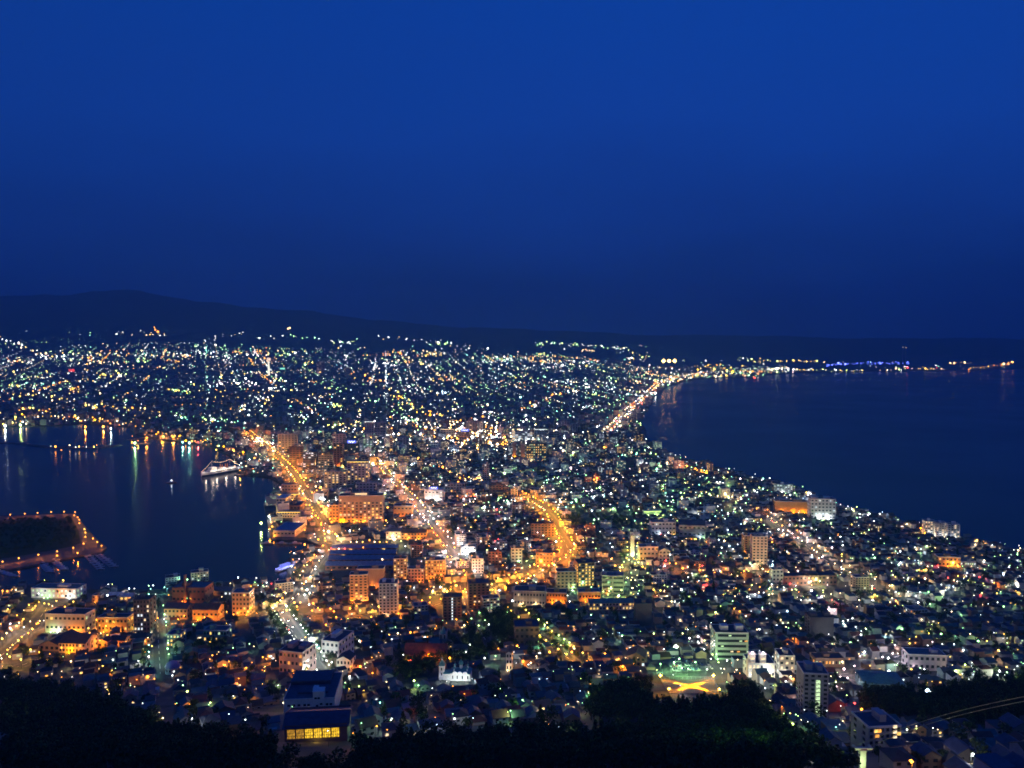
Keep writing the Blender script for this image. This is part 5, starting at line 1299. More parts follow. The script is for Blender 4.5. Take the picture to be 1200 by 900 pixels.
# ------------------------------------------------------------------ single lamps picked out of the photograph: x, y of the lamp, colour, size, power
SPOTS = '''622,675,O,1.5,3;636,668,M,1.4,2.5;606,683,O,1.5,3.5;592,688,O,1.5,3.5;574,692,Y,1.5,3;558,695,O,1.6,3.5;575,568,O,1.3,1.5;560,560,O,1.2,1.2;590,573,O,1.3,1.5;9,714,Y,1,1;3,692,O,1.1,1;3,702,O,1.1,1;34,709,Y,1,1;52,707,Y,1,1;57,708,Y,1,1;76,711,O,1.1,1.2;86,705,Y,1,1;12,731,P,1.3,1;12,736,P,1.3,1;28,735,C,1,.5;20,721,O,1,1;83,775,M,1,1;104,778,M,1,.8;142,729,Y,.9,.5;118,728,Y,.9,.6
60,733,G,1.2,.4;201,792,W,.9,.3;213,803,G,.9,.7;221,810,L,1.3,1.2;212,799,G,.8,.5;268,775,O,1,1;262,779,O,.9,.9;288,783,O,1,1.2;274,815,W,.9,.3;247,824,L,.8,.3;230,822,O,.9,1;192,842,M,.8,.3;174,792,O,.8,.8;180,795,O,.7,.7;284,692,W,.9,.4;249,693,O,1,1.2;294,687,O,1,1
318,684,R,.8,.3;333,694,Y,.9,.5;315,733,O,1,1.2;303,734,O,.9,1;394,723,O,1,1.3;382,732,O,1.1,1.3;400,726,O,1,1.3;315,769,O,1,1.4;308,770,O,.9,1;408,744,W,1.1,.5;407,751,O,1,1;421,751,W,.9,.4;422,781,O,1.4,2;456,744,O,1.2,1.8;481,741,O,1.2,1.8;481,773,R,1.1,1
479,774,O,1.2,1.5;503,767,A,2.0,3;527,771,O,1.3,1.5;510,737,O,1.1,1.4;410,793,W,1.1,.9;422,804,L,.9,.4;484,798,L,1.4,1;489,803,G,.9,.4;446,824,T,.9,.4;456,844,G,.9,.4;498,747,W,1.6,.6;418,710,O,1.2,1.5;435,723,O,1.1,1.2;447,723,O,1.2,1.5;467,719,O,1.2,1.5;507,694,Y,1.8,2.5;524,693,Y,1.8,2.5
543,693,O,1.5,2.2;516,688,W,1.4,1;561,733,L,1,.8;549,732,O,1.1,1.4;568,771,W,.9,.4;590,728,O,1.3,1.6;577,691,O,1.2,1.5;596,685,O,1.2,1.5;372,785,W,1,.6;389,776,W,1.1,.8;538,698,W,1.2,.8;551,755,W,1.3,.8;546,764,W,.8,.3;584,760,O,.7,.3;506,845,O,.8,.3;511,845,O,.8,.3;514,849,C,.8,.3;533,843,W,.8,.3
606,757,O,1.3,1.8;644,764,O,1.4,2;613,775,O,1.4,1.8;670,764,O,1.3,1.8;647,754,O,.9,1;709,766,O,1.2,1.5;730,781,O,1.4,1.8;725,772,O,.9,1.2;729,745,G,1.2,.6;792,758,V,3.4,6;808,748,P,1.3,.9;818,746,P,1.4,.9;819,754,W,1.1,.5;825,761,W,1.1,.5;818,752,W,1,.5;800,742,L,.8,.4;774,778,G,.9,1.6;796,772,G,1.1,2.5;790,776,G,1.1,3;806,784,G,.9,2.5;815,776,G,.9,2.5;800,783,G,1,2
829,785,W,.9,.8;835,767,L,.9,.8;842,776,L,.8,.6;850,784,M,.9,.8;862,785,M,1,1;868,789,O,1,1;852,774,W,.8,.4;833,772,W,.8,.6;900,786,W,1.2,1;904,781,W,1,.8;926,792,M,1,.8;935,790,M,1.1,.9;931,796,O,.8,.6;945,784,M,.9,.5
741,651,L,1.5,1.8;737,656,L,1.2,1.2;748,659,L,1.2,1.2;741,646,W,1.1,.6;725,698,G,2.0,.7;766,691,Y,1.3,1.2;774,692,Y,1.2,1;771,686,L,1,.8;755,687,L,.9,.6;672,688,G,1.1,1;660,685,G,.9,.8;693,688,G,1,.8;683,682,G,.9,.7;707,693,L,.9,.7;671,692,W,.8,.3;785,650,W,1.4,.8;630,624,P,.9,.2;760,706,M,.8,.6;775,703,M,.9,.8
721,663,O,1.4,2;729,662,O,1.2,1.6;753,664,O,1.5,2;780,657,R,1.2,.8;779,663,P,1.2,1.2;800,666,O,1.6,2.2;812,671,O,1,1.2;820,668,O,1.3,1.8;823,663,R,1.1,.8;845,670,O,1.4,2;868,671,O,1.5,2;872,669,O,1.2,1.5;890,676,O,1.3,1.8;848,697,Y,1,1;845,699,O,1,1;855,698,R,.9,.8;828,686,R,.9,.5;873,694,G,.9,.6;812,646,R,1,.6;774,626,R,1,.5;777,604,L,.9,.5
951,692,P,2.0,1.6;948,682,P,1.3,1;952,675,P,1.1,.8;963,699,P,1.4,.9;928,691,M,1,.6;929,698,M,1.1,.6;949,703,W,1,.5;947,700,Y,1,.5;975,703,R,1,.5;978,708,R,.9,.4;971,714,P,1.2,.6;978,715,P,1.2,.6;988,728,W,1.2,.8;1009,744,W,1.3,.9;1026,758,W,1.2,.9;1013,764,W,1.3,.9;1041,771,W,1.4,1;1041,786,W,1.7,1.2;961,784,W,1.4,1.2;988,784,P,1.4,1.2;984,793,P,1.4,1.3;994,794,P,1.2,1.2
1087,809,C,3.2,2;1066,776,Y,1.3,.7;1067,784,Y,1.3,.7;1082,784,W,1,.4;1078,783,G,.9,.3;1000,824,R,1.2,.7;1008,831,O,1.3,.9;1004,849,O,1.1,.7;984,849,W,1,.5;931,849,L,1.3,.8;963,874,W,.9,.5;1086,876,P,1.4,.8;1069,891,O,1.3,.7;1138,883,W,1.1,.4;1149,889,C,1,.4;1030,810,Y,.9,.4;1088,729,W,1.3,.6;1080,726,M,1,.5;1103,743,G,1.5,1;1057,737,G,1.3,.8;1074,746,Y,1.2,.7;1066,754,Y,1,.5
1179,742,W,1.3,.5;1170,762,Y,1.2,.6;1161,776,Y,1.3,.8;1172,786,W,1.4,1;1179,791,W,1.2,.8;1139,783,W,1.2,.6;1131,779,L,1.1,.6;1119,786,L,1.3,.7;1129,762,W,1.1,.4;1118,755,C,.9,.3;1191,684,W,1.8,1.2;1165,683,O,1.1,.8;1149,697,R,1.2,.6;1148,676,R,1.2,.5;1111,677,R,1.2,.6;1118,680,M,.9,.5;1140,683,L,1.3,1;1152,684,L,1.2,1;1135,680,L,1.2,1;1117,659,Y,1.6,1.4;1145,633,A,1.4,1;1143,638,M,1.1,.6
1099,663,R,1.3,.7;1081,658,O,1.2,1;1077,668,O,1.2,.8;1084,625,A,1.6,1;1079,619,A,1.4,1;1063,614,M,1.2,.8;1074,644,M,1,.5;1046,686,L,1.4,1;1022,690,L,1.1,.8;1043,706,M,1.5,1.2;158,519,G,2.6,6;172,513,O,2,4;203,512,O,2,4;222,519,T,2.2,4;214,518,T,1.8,3;232,518,R,1.6,2;6,499,W,3,6;24,498,L,3,6;100,500,O,2.4,5;121,500,O,2.6,6;130,502,C,2,2;1050,704,O,1.3,1;1025,697,Y,1.3,.8;1076,706,W,1.4,.8;1090,708,G,1.2,.8;1000,598,L,1,.6;1004,594,L,1,.6;1019,602,W,1.2,.8;1031,602,W,1,.6;975,642,P,1.6,1.2;985,629,W,1.1,.5;945,577,Y,1.1,.8;926,580,W,1.4,1.2
970,600,W,1.6,1.5;900,670,Y,1.1,.7;902,668,A,1.2,.8;926,684,R,1.2,.7;935,669,P,1.2,1;953,677,P,1.2,1;968,676,P,1.1,1;978,676,M,1.1,1;858,582,M,1.2,1.2;850,578,M,1.1,1;841,581,M,1,1;868,583,M,1.2,1.2;875,580,W,1.1,.8;887,575,W,1,.8;820,581,L,1.3,1;873,612,M,1.2,1;875,608,W,1,.7;892,609,Y,1.2,1;815,632,Y,1.6,1.4;787,597,G,1.2,.6;804,577,G,1.2,.8
828,552,O,1.6,2.2;805,546,O,1.6,2.4;790,543,O,1.5,2.2;782,542,M,1.5,2;815,549,O,1.3,2;822,551,O,1.3,2;777,550,R,1.3,.8;660,528,M,2.2,3;672,530,M,1.6,2;696,562,O,1.4,1.5;700,560,O,1.2,1.2;655,531,M,1.6,2;708,524,O,1.5,1.8;740,530,M,1.3,1;553,516,O,2.2,4;560,518,O,2,4;566,519,M,1.8,3;585,516,O,1.9,3.5;593,516,Y,1.8,3;575,508,O,1.5,2;548,512,O,1.4,2
384,593,P,2.2,3;377,600,O,1.6,2;386,601,O,1.6,2;385,623,M,2.6,4;379,595,W,1.4,1;376,584,W,1.8,2;380,585,W,1.8,2;410,622,C,1.5,1.2;357,638,O,1.5,2;357,621,O,1.2,1.6;356,613,O,1.1,1.4;366,606,O,1.2,1.5;306,613,L,2.4,2.5;306,624,L,1.6,1;315,605,W,1.5,1.5;318,612,O,1.3,1.2;319,617,O,1.3,1.2;316,620,O,1.2,1.2;341,556,T,1.5,1;370,570,M,1.3,1.2;376,571,Y,1.3,1.2
462,632,M,2.4,3;460,628,M,1.6,2;470,634,L,1.1,.7;433,633,O,1.1,1;439,635,M,1.1,1;445,635,O,1.1,1;411,635,M,1,.8;418,635,M,1,.8;425,635,Y,1,.8;453,635,O,1,1;388,643,R,1.2,1.2;397,643,M,1.2,1;404,643,R,1.2,1;549,648,W,2.2,2.5;556,644,W,2.2,2.5;541,637,W,1.6,1.5;582,597,R,1.6,1;580,634,R,1,.5;584,632,R,1,.5;556,581,R,1.3,1;475,640,W,1,.8;451,578,L,1.3,.8
360,691,W,1.7,1.2;366,687,W,1.4,1;363,695,W,1.4,1;357,697,W,1.2,1;326,688,L,1,.7;331,701,O,1.2,1.4;336,715,O,1.5,2;367,707,O,1.6,2.5;345,706,O,1.6,2.5;352,706,O,1.2,1.8;435,690,G,1.5,1.2;500,714,L,1.1,.8;575,663,W,1.3,.8;556,669,W,1.6,1.2;560,662,W,1.3,1'''
for s in SPOTS.replace('\n', ';').split(';'):
    x, y, c, k, wv = s.split(','); x, y, k, wv = float(x), float(y), float(k), float(wv)
    h = 7.0 if y > 640 else 9.0
    p = at(x, y, h)
    kk = (p.y / 1000.0)
    lamp(p, c, 0.78 * k * max(0.9, kk ** 0.75), 11.0, 5200 * wv * max(0.8, kk ** 1.3), h)

# trees lit yellow along the tramway street
# ------------------------------------------------------------------ scattered small lights of the town
nrng = np.random.default_rng(5)
H_ = 8.0


def near_road(x, y): return any(abs(x - k[0]) < k[2] and abs(y - k[1]) < k[2] for k in KEEP)


def zone(px, py):
    """(density per square pixel of photograph, colour string) of the scatter of small lights"""
    if py < 404: d = 0.010
    elif py < 420: d = 0.04
    elif py < 470: d = 0.042
    elif py < 520: d = 0.036
    elif py < 600: d = 0.023
    elif py < 700: d = 0.0125
    else: d = 0.0055
    if py > 690 and px < 620: d *= 0.55
    if px > 1000 and py > 600: d *= 0.9
    c = 'WWWMMGGYCPTL'
    if 430 < px < 560 and py > 470 and py < 540: c = 'WMMPOYWW'
    if px < 330 and 455 < py < 500: c = 'MYOYWWGM'
    if px > 560 and py > 430 and py < 620: c = 'WWGGTLMCWGMP'
    if py > 600 and px > 980: c = 'WWGLCMWYG'
    if py > 690 and px < 620: c = 'OOMYWG'
    if 330 < px < 560 and 560 < py < 700: c = 'OMMWYPO'
    if px > 560 and py > 620 and px < 980: c = 'WMMGCWLO'
    return d, c


cand = []
for y0 in range(384, 860, 4):
    for x0 in range(-24, 1224, 4):
        d, c = zone(x0, y0)
        n = nrng.poisson(d * 16)
        for _ in range(n): cand.append((x0 + nrng.random() * 4, y0 + nrng.random() * 4, c))
ridge_band = lambda x: 386 if x < 420 else (396 if x < 560 else (400 if x < 760 else 420))
SC = []
for x, y, c in cand:
    if y < ridge_band(x): continue
    if y < 404 and rnd.random() < 0.62: continue
    if x > 870 and y < 424: continue
    p = at(x, y, H_ if y > 480 else 10)
    SC.append((p, x, y, c))
inl = in_poly([s[0].x for s in SC], [s[0].y for s in SC], POLY)
black = [(0, 790), (60, 792), (110, 806), (150, 824), (190, 840), (230, 854), (300, 860), (330, 872), (420, 872), (470, 864), (560, 856), (640, 854), (700, 860), (760, 842), (775, 824), (850, 817), (890, 824), (920, 846), (960, 870), (1000, 893), (1000, 960), (0, 960)]
black2 = [(985, 822), (1010, 812), (1050, 809), (1090, 815), (1130, 800), (1200, 790), (1260, 790), (1260, 850), (1150, 862), (1090, 850), (1050, 846), (1000, 842)]
dark3 = [(555, 722), (600, 722), (605, 760), (470, 802), (465, 772), (545, 765)]
dark4 = [(690, 822), (715, 810), (768, 806), (850, 808), (872, 812), (905, 838), (900, 864), (690, 866)]
PARKS = [(392, 437, 435, 449), (540, 600, 596, 606), (665, 600, 745, 620), (615, 455, 640, 470)]
for (p, x, y, c), ok in zip(SC, inl):
    if not ok: continue
    if in_poly([x], [y], black)[0] or in_poly([x], [y], black2)[0] or in_poly([x], [y], dark3)[0] or in_poly([x], [y], dark4)[0]: continue
    if any(a < x < c_ and b_ < y < d_ for a, b_, c_, d_ in PARKS) and rnd.random() < 0.8: continue
    if p.y > 2600:
        if rnd.random() < (0.05 if p.y < 3300 else 0.30 if p.y < 4200 else 0.6): continue
        k = rnd.lognormvariate(-0.3, 0.6)
        FAR.append((Vector((p.x, p.y, p.z + 9)), rnd.choice(c), p.y * 0.00037 * min(k, 2.8), 10 * rnd.lognormvariate(-0.1, 0.6)))
    else:
        if near_road(p.x, p.y) and rnd.random() < 0.75: continue
        k = rnd.lognormvariate(-0.15, 0.4)
        big = rnd.random() < 0.4
        lamp(p, rnd.choice(c), p.y * 0.00060 * min(k, 2.0), 8 * rnd.lognormvariate(0, 0.4), (2600 * k * max(0.8, p.y / 1000)) if big else 0, H_)

# bright knots: shopping streets, yards and car parks of the far town
for i in range(95):
    x0, y0 = rnd.uniform(0, 770), rnd.choice((rnd.uniform(408, 425), rnd.uniform(412, 470), rnd.uniform(440, 500)))
    if x0 < 330 and y0 > 482: continue
    cols = rnd.choice(('MWY', 'WWP', 'OOY', 'YLG', 'WCM', 'MMO')); n = rnd.randint(5, 17); sx, sy = rnd.uniform(3, 13), rnd.uniform(0.7, 2.2); tilt = rnd.uniform(-0.15, 0.35)
    for _ in range(n):
        dx = rnd.gauss(0, sx); x, y = x0 + dx, y0 + dx * tilt * 0.4 + rnd.gauss(0, sy)
        if y < ridge_band(x) + 6: continue
        p = at(x, y, 10)
        if p.y > 2300 and in_poly([p.x], [p.y], POLY)[0]: FAR.append((Vector((p.x, p.y, p.z + 10)), rnd.choice(cols), p.y * 0.00050 * rnd.lognormvariate(-0.1, 0.35), 11 * rnd.lognormvariate(0, 0.4)))
# the bright middle of the town by the station
for i in range(560):
    x, y = rnd.gauss(545, 66), rnd.gauss(508, 10)
    if not (420 < x < 690 and 486 < y < 536): continue
    p = at(x, y, 11); c = rnd.choice('MMOWPWO' if x < 600 else 'WWMPCW')
    FAR.append((Vector((p.x, p.y, p.z + 11)), c, p.y * 0.00056 * min(2.4, rnd.lognormvariate(-0.1, 0.5)), 15 * rnd.lognormvariate(0, 0.4)))
# the streets of the far town: lamps in rows, each street with its own lamps
def lumpy(x, y):
    return 0.5 + 0.28 * math.sin(x / 610 + 1.2) * math.cos(y / 830) + 0.22 * math.sin(x / 270 - y / 340) + 0.18 * math.cos(x / 150 + y / 210 + 2)


STREETS = []
for th, lo, hi in ((R(21), -0.75, -0.20), (R(9), -0.20, 0.35)):
    ca, sa = math.cos(th), math.sin(th)
    for d, n0, n1, gap in ((0, -75, 75, 118.0), (1, 18, 100, 150.0)):
        for i in range(n0, n1):
            if rnd.random() < 0.22: continue
            main = rnd.random() < 0.10; ph = rnd.uniform(0, 6.28)
            cols = rnd.choice(('MOYM', 'WWMP', 'OOYA')) if main else rnd.choice(('WWG', 'WGT', 'GGL', 'WMW', 'MMY', 'CWW', 'WTG'))
            size = rnd.uniform(0.85, 1.15) if main else rnd.uniform(0.55, 0.95)
            v = 600.0
            while v < 11500:
                v += rnd.uniform(26, 50) * (0.8 if main else 1.25) * (1 + (0.55 if d else 0.2) * v / 9000)
                if d == 0: x, y = i * gap * ca - v * sa, i * gap * sa + v * ca
                else:
                    u = v - 6000; x, y = u * ca - i * gap * sa, u * sa + i * gap * ca
                if y < 2600 or y > 11000 or not (lo <= x / y < hi): continue
                if rnd.random() > lumpy(x, y) * ((0.75 + 0.65 * math.sin(v / 420 + ph)) if main else 1.05): continue
                STREETS.append((x + rnd.gauss(0, 5), y + rnd.gauss(0, 5), rnd.choice(cols), size * rnd.lognormvariate(-0.1, 0.4)))
inl = in_poly([q[0] for q in STREETS], [q[1] for q in STREETS], POLY)
ns = 0
for (x, y, c, k), ok in zip(STREETS, inl):
    if not ok: continue
    z = zt(x, y); px, py = to_px((x, y, z))
    if py < ridge_band(px) + 8 + rnd.uniform(-9, 9) + 5 * math.sin(px / 37) or px > 860 and py < 424: continue
    if any(a < px < c_ and b_ < py < d_ for a, b_, c_, d_ in PARKS) and rnd.random() < 0.8: continue
    ns += 1
    FAR.append((Vector((x, y, z + 9)), c, y * 0.00035 * min(k, 2.2), 10 * rnd.lognormvariate(-0.1, 0.45)))
print('street lights far', ns)
# far lights of the town, one object: nobody could count them
q = MB()
for p, c, r, L in FAR:
    col = LC[c]; q.octa(p, r, 0, tuple(v * L for v in col))
o = structure(q.build('far_town_lights', attr_mat('far_lights', True, 'FRONT')), 'stuff')

# ------------------------------------------------------------------ street lamps
# lamps on the ground: the head of the lamp is above it; a lamp nearer than its ground would be under it
LAMPS.sort(key=lambda l: l['p'].y)
pole_m = METAL
rows = Labels(); per = {}
NL = 300
labs = []
for i, l in enumerate(LAMPS[:NL]):
    if l['road']:
        k = (l['road'], l['side'], LNAME[l['c']]); per[k] = per.get(k, 0) + 1
        labs.append(f"{ordinal(per[k])} nearest {LNAME[l['c']]} street lamp on the {l['side']} side of {l['road']}" if l['side'] != 'shore' else f"{ordinal(per[k])} nearest {LNAME[l['c']]} shore lamp of {l['road']}")
        rows.add(l['p'], 'x')
    else:
        rows.add(l['p'], f"{LNAME[l['c']]} street lamp"); labs.append(None)
gl = rows.get()
PM = {}


def lamp_meshes(h, r, c):
    k = (round(h), round(r, 1), c)
    if k not in PM:
        q = MB(); q.tube((0, 0, -0.4), (0, 0, k[0] - 0.2), 0.13, 0.08, 6); q.tube((0, 0, k[0] - 0.25), (0, -0.9, k[0]), 0.07, n=5)
        a = q.mesh('pole', pole_m)
        q = MB(); q.octa((0, -0.9, k[0]), max(0.3, k[1]), squash=0.8)
        PM[k] = (a, q.mesh('lamp_head', emit('street_' + c, LC[c], 9.0)))
    return PM[k]


for i, l in enumerate(LAMPS[:NL]):
    t = thing('street_lamp', labs[i] or gl[i], 'street lamp', l['p'], rnd.uniform(0, 6.28), 'street lamps of the town')
    a, b_ = lamp_meshes(l['h'], l['r'], l['c'])
    link('pole', a, t); hd = link('lamp_head', b_, t)
    if l['watt'] > 0: point('lamp_light', hd, (0, -0.9, max(1.2, l['h'] - max(0.3, l['r']) * 0.8 - 0.7)), LG(l['c']), l['watt'], 0.5)
q = MB(); q2 = []
for l in LAMPS[NL:]:
    p = l['p']; h = l['h']
    q.tube((p.x, p.y, p.z - 0.4), (p.x, p.y, p.z + h), 0.12, n=3, cap=False, col=(0.0, 0.0, 0.0))
    q.octa((p.x, p.y, p.z + h), l['r'], 0, tuple(v * l['L'] for v in LC[l['c']]))
o = structure(q.build('distant_street_lamps', attr_mat('lamp_glow', True)), 'stuff')
for l in LAMPS[NL:]:
    if l['watt'] > 0: point('lamp_light', o, (l['p'].x, l['p'].y, l['p'].z + max(1.5, l['h'] - l['r'] - 0.6)), LG(l['c']), l['watt'], 0.6)

# ------------------------------------------------------------------ houses and small blocks
KA = np.array([(k[0], k[1], k[2]) for k in KEEP])


def free(x, y, r):
    return not np.any((KA[:, 0] - x) ** 2 + (KA[:, 1] - y) ** 2 < (KA[:, 2] * 0.9 + r * 0.6) ** 2)


def angle_at(x, y):
    u = x / y
    return R(24 - 22 * sstep(-0.22, 0.18, u))


blackA, black2A, dark3A = black, black2, dark3
sites = []
for (za, lo, hi) in ((24, -0.9, -0.16), (15, -0.16, 0.06), (4, 0.06, 0.95)):
    th = R(za); ca, sa = math.cos(th), math.sin(th)
    for iu in range(-260, 260):
        if iu % 7 == 0: continue                        # a street every seven plots
        for iv in range(20, 320):
            if iv % 4 == 0: continue
            u, v = iu * 11.5, iv * 12.5
            x, y = u * ca - v * sa, u * sa + v * ca
            if y < 300 or y > 2900 or not (lo <= x / y < hi) or abs(x / y) > 0.70: continue
            if y > 2000 and rnd.random() < 0.25: continue
            sites.append((x + rnd.uniform(-1.6, 1.6), y + rnd.uniform(-1.6, 1.6), th))
okl = in_poly([s[0] for s in sites], [s[1] for s in sites], POLY)
PXY = [to_px((s[0], s[1], zt(s[0], s[1]))) for s in sites]
PX, PY = [p[0] for p in PXY], [p[1] for p in PXY]
bad = in_poly(PX, PY, dark4) | in_poly(PX, PY, black) | in_poly(PX, PY, black2) | in_poly(PX, PY, dark3)
edge_in = in_poly([s[0] + 9 for s in sites], [s[1] for s in sites], POLY) & in_poly([s[0] - 9 for s in sites], [s[1] for s in sites], POLY) & in_poly([s[0] for s in sites], [s[1] + 10 for s in sites], POLY) & in_poly([s[0] for s in sites], [s[1] - 10 for s in sites], POLY)
HOUSE = []
TREE_SPOTS = []
for s, a, b_, e_, px, py in zip(sites, okl, bad, edge_in, PX, PY):
    if not a or b_ or not e_: continue
    if any(A < px < C and B < py < D for A, B, C, D in PARKS): TREE_SPOTS.append(s); continue
    if not free(s[0], s[1], 7): continue
    if (700 < px < 900 and py > 806) or (322 < px < 415 and py > 838) or (985 < px < 1025 and py > 868) or (504 < px < 560 and 792 < py < 813) or (762 < px < 850 and 784 < py < 845): continue
    r = rnd.random()
    if r < 0.10: TREE_SPOTS.append(s); continue
    if r < 0.15: continue
    HOUSE.append((s[0], s[1], s[2], px, py))
HOUSE.sort(key=lambda h: h[1])
# mid-rise blocks take the place of some houses, more of them downtown
BLK, HS = [], []
taken = []
for h in HOUSE:
    x, y, th, px, py = h
    down = sstep(980, 1500, y) * (1 - sstep(150, 520, abs(px - 480)))
    pb = 0.012 + 0.13 * down
    if any((x - t_[0]) ** 2 + (y - t_[1]) ** 2 < t_[2] ** 2 for t_ in taken[-60:]): continue
    if y > 900 and rnd.random() < pb:
        BLK.append(h); taken.append((x, y, 17))
    else: HS.append(h)

HWALL = [('white', (0.55, 0.55, 0.54)), ('cream', (0.48, 0.43, 0.35)), ('grey', (0.30, 0.31, 0.32)), ('tan', (0.36, 0.28, 0.21)), ('blue grey', (0.27, 0.32, 0.37)), ('brown', (0.20, 0.14, 0.10))]
HROOF = [('blue', (0.05, 0.068, 0.115)), ('slate', (0.07, 0.074, 0.082)), ('grey', (0.13, 0.136, 0.145)), ('rust red', (0.15, 0.055, 0.04)), ('dark', (0.045, 0.045, 0.05)), ('teal', (0.06, 0.12, 0.13)), ('brown', (0.09, 0.065, 0.045))]
protos_h = []
for i in range(30):
    wn_, wc = HWALL[i % 6]; rn_, rc = HROOF[(i * 3 + i // 7) % 7]
    w, d, eh = rnd.uniform(7.0, 10.5), rnd.uniform(7.0, 11), rnd.choice((3.4, 5.4, 5.8, 6.2))
    shape = ('gabled', 'hipped', 'gabled', 'flat roofed', 'front gabled')[i % 5]
    t = thing('house', 'x', 'house', (0, 0, -900))
    wmat, rmat = mat('house_' + wn_.replace(' ', '_'), wc, 0.85, 0.15, 0.4), mat('tiles_' + rn_.replace(' ', '_'), rc, 0.55, 0.3, 0.6)
    q = MB(); q.box(-w / 2, w / 2, -d / 2, d / 2, -4, eh, top=shape == 'flat roofed')
    if i % 3 == 0: q.box(w / 2 + 0.003, w / 2 + 3.0, -d / 2 + 1, d / 2 - 2, -4, 3.0)
    q.build('wall', wmat, t)
    q = MB()
    if shape == 'gabled': q.gable(-w / 2, w / 2, -d / 2, d / 2, eh, d * 0.26, 0, 1, along='x')
    elif shape == 'front gabled': q.gable(-w / 2, w / 2, -d / 2, d / 2, eh, w * 0.30, 0, 1, along='y')
    elif shape == 'hipped': q.hip(-w / 2, w / 2, -d / 2, d / 2, eh + 0.02, d * 0.24)
    else: q.box(-w / 2 - 0.3, w / 2 + 0.3, -d / 2 - 0.3, d / 2 + 0.3, eh + 0.003, eh + 0.35)
    q.build('roof', [rmat, wmat], t)
    nw = 0
    for zz in ((1.5,) if eh < 4 else (1.5, 4.2)):
        for xx in (-w * 0.26, w * 0.2):
            on = rnd.random() < 0.16
            link('window', win_mesh(1.7, 1.2, LIT[rnd.choice('wywgc')] if on else GLASS), t, (xx, -d / 2, zz))
    protos_h.append((t, rn_, shape, wn_))
NH = 300
rows = Labels(); pick = []
for h in HS[:NH]:
    k = rnd.randrange(len(protos_h)); pick.append(k)
    rows.add((h[0], h[1]), f'{protos_h[k][1]} {protos_h[k][2]} house'.replace('flat roofed', 'flat'))
gl = rows.get(); usedp = set()
for h, k, lb in zip(HS[:NH], pick, gl):
    loc = (h[0], h[1], zt(h[0], h[1])); rz = h[2] + rnd.choice((0, 0, math.pi / 2)) * (1 if rnd.random() < 0.5 else -1) + R(rnd.uniform(-6, 6))
    if rnd.random() < 0.6: rz = h[2] + R(rnd.uniform(-6, 6))
    s = rnd.uniform(0.88, 1.14)
    if k in usedp: dup(protos_h[k][0], loc, rz, lb, 'houses on the slope', s)
    else:
        usedp.add(k); o = protos_h[k][0]; o.location = loc; o.rotation_euler.z = rz; o['label'] = lb; o['group'] = 'houses on the slope'; o.scale = (s,) * 3
for k, (t, *_x) in enumerate(protos_h):
    if k not in usedp:
        for c in list(t.children): bpy.data.objects.remove(c)
        bpy.data.objects.remove(t)
print('houses', len(HS), 'blocks', len(BLK), 'lamps', len(LAMPS), 'far', len(FAR))

# the rest of the houses: one object
WC = {'y': (1.0, 0.60, 0.16), 'w': (1.0, 0.80, 0.5), 'g': (0.75, 1.0, 0.6), 'c': (0.85, 0.95, 1.0), 'o': (1.0, 0.42, 0.07)}
q = MB()
for x, y, th, px, py in HS[NH:]:
    M = Matrix.Translation((x, y, zt(x, y))) @ Matrix.Rotation(th + R(rnd.uniform(-5, 5)) + (math.pi / 2 if rnd.random() < 0.3 else 0), 4, 'Z')
    w, d, eh = rnd.uniform(7, 11), rnd.uniform(7, 11), rnd.choice((3.4, 5.4, 5.8, 6.2, 8.4))
    k = rnd.uniform(0.8, 1.2); wc = tuple(v * k for v in rnd.choice(HWALL)[1]); k = rnd.uniform(0.7, 1.25); rc = tuple(v * k for v in rnd.choice(HROOF)[1])
    n0 = len(q.v)
    q.box(-w / 2, w / 2, -d / 2, d / 2, -4, eh, 0, wc, bottom=False, top=False)
    r = rnd.random()
    if r < 0.45:
        h = d * 0.26
        a, b_, c, dd, e, f = (-w / 2 - .4, -d / 2 - .4, eh - .1), (w / 2 + .4, -d / 2 - .4, eh - .1), (w / 2 + .4, 0, eh + h), (-w / 2 - .4, 0, eh + h), (w / 2 + .4, d / 2 + .4, eh - .1), (-w / 2 - .4, d / 2 + .4, eh - .1)
        q.face([a, b_, c, dd], 0, rc); q.face([dd, c, e, f], 0, rc)
        q.face([(-w / 2, -d / 2, eh), (-w / 2, 0, eh + h), (-w / 2, d / 2, eh)], 0, wc); q.face([(w / 2, -d / 2, eh), (w / 2, d / 2, eh), (w / 2, 0, eh + h)], 0, wc)
    elif r < 0.7: q.hip(-w / 2, w / 2, -d / 2, d / 2, eh, d * 0.24, 0, rc)
    else: q.face([(-w / 2 - .2, -d / 2 - .2, eh + .1), (w / 2 + .2, -d / 2 - .2, eh + .1), (w / 2 + .2, d / 2 + .2, eh + .1), (-w / 2 - .2, d / 2 + .2, eh + .1)], 0, rc)
    if rnd.random() < 0.42:
        c = WC[rnd.choice('wywygco')]; L = rnd.uniform(0.7, 3.2)
        for _ in range(rnd.choice((1, 1, 2))):
            xx, zz = rnd.uniform(-0.35, 0.35) * w, rnd.choice((1.5, 4.0) if eh > 5 else (1.5,)); s = rnd.uniform(0.6, 1.1)
            q.face([(xx - s, -d / 2 - .12, zz - .6), (xx + s, -d / 2 - .12, zz - .6), (xx + s, -d / 2 - .12, zz + .6), (xx - s, -d / 2 - .12, zz + .6)], 1, tuple(v * L for v in c))
    for i in range(n0, len(q.v)): q.v[i] = tuple(M @ Vector(q.v[i]))
AW, AE = attr_mat('painted_walls'), attr_mat('lit_panes', True)
structure(q.build('distant_houses', [AW, AE]), 'stuff')

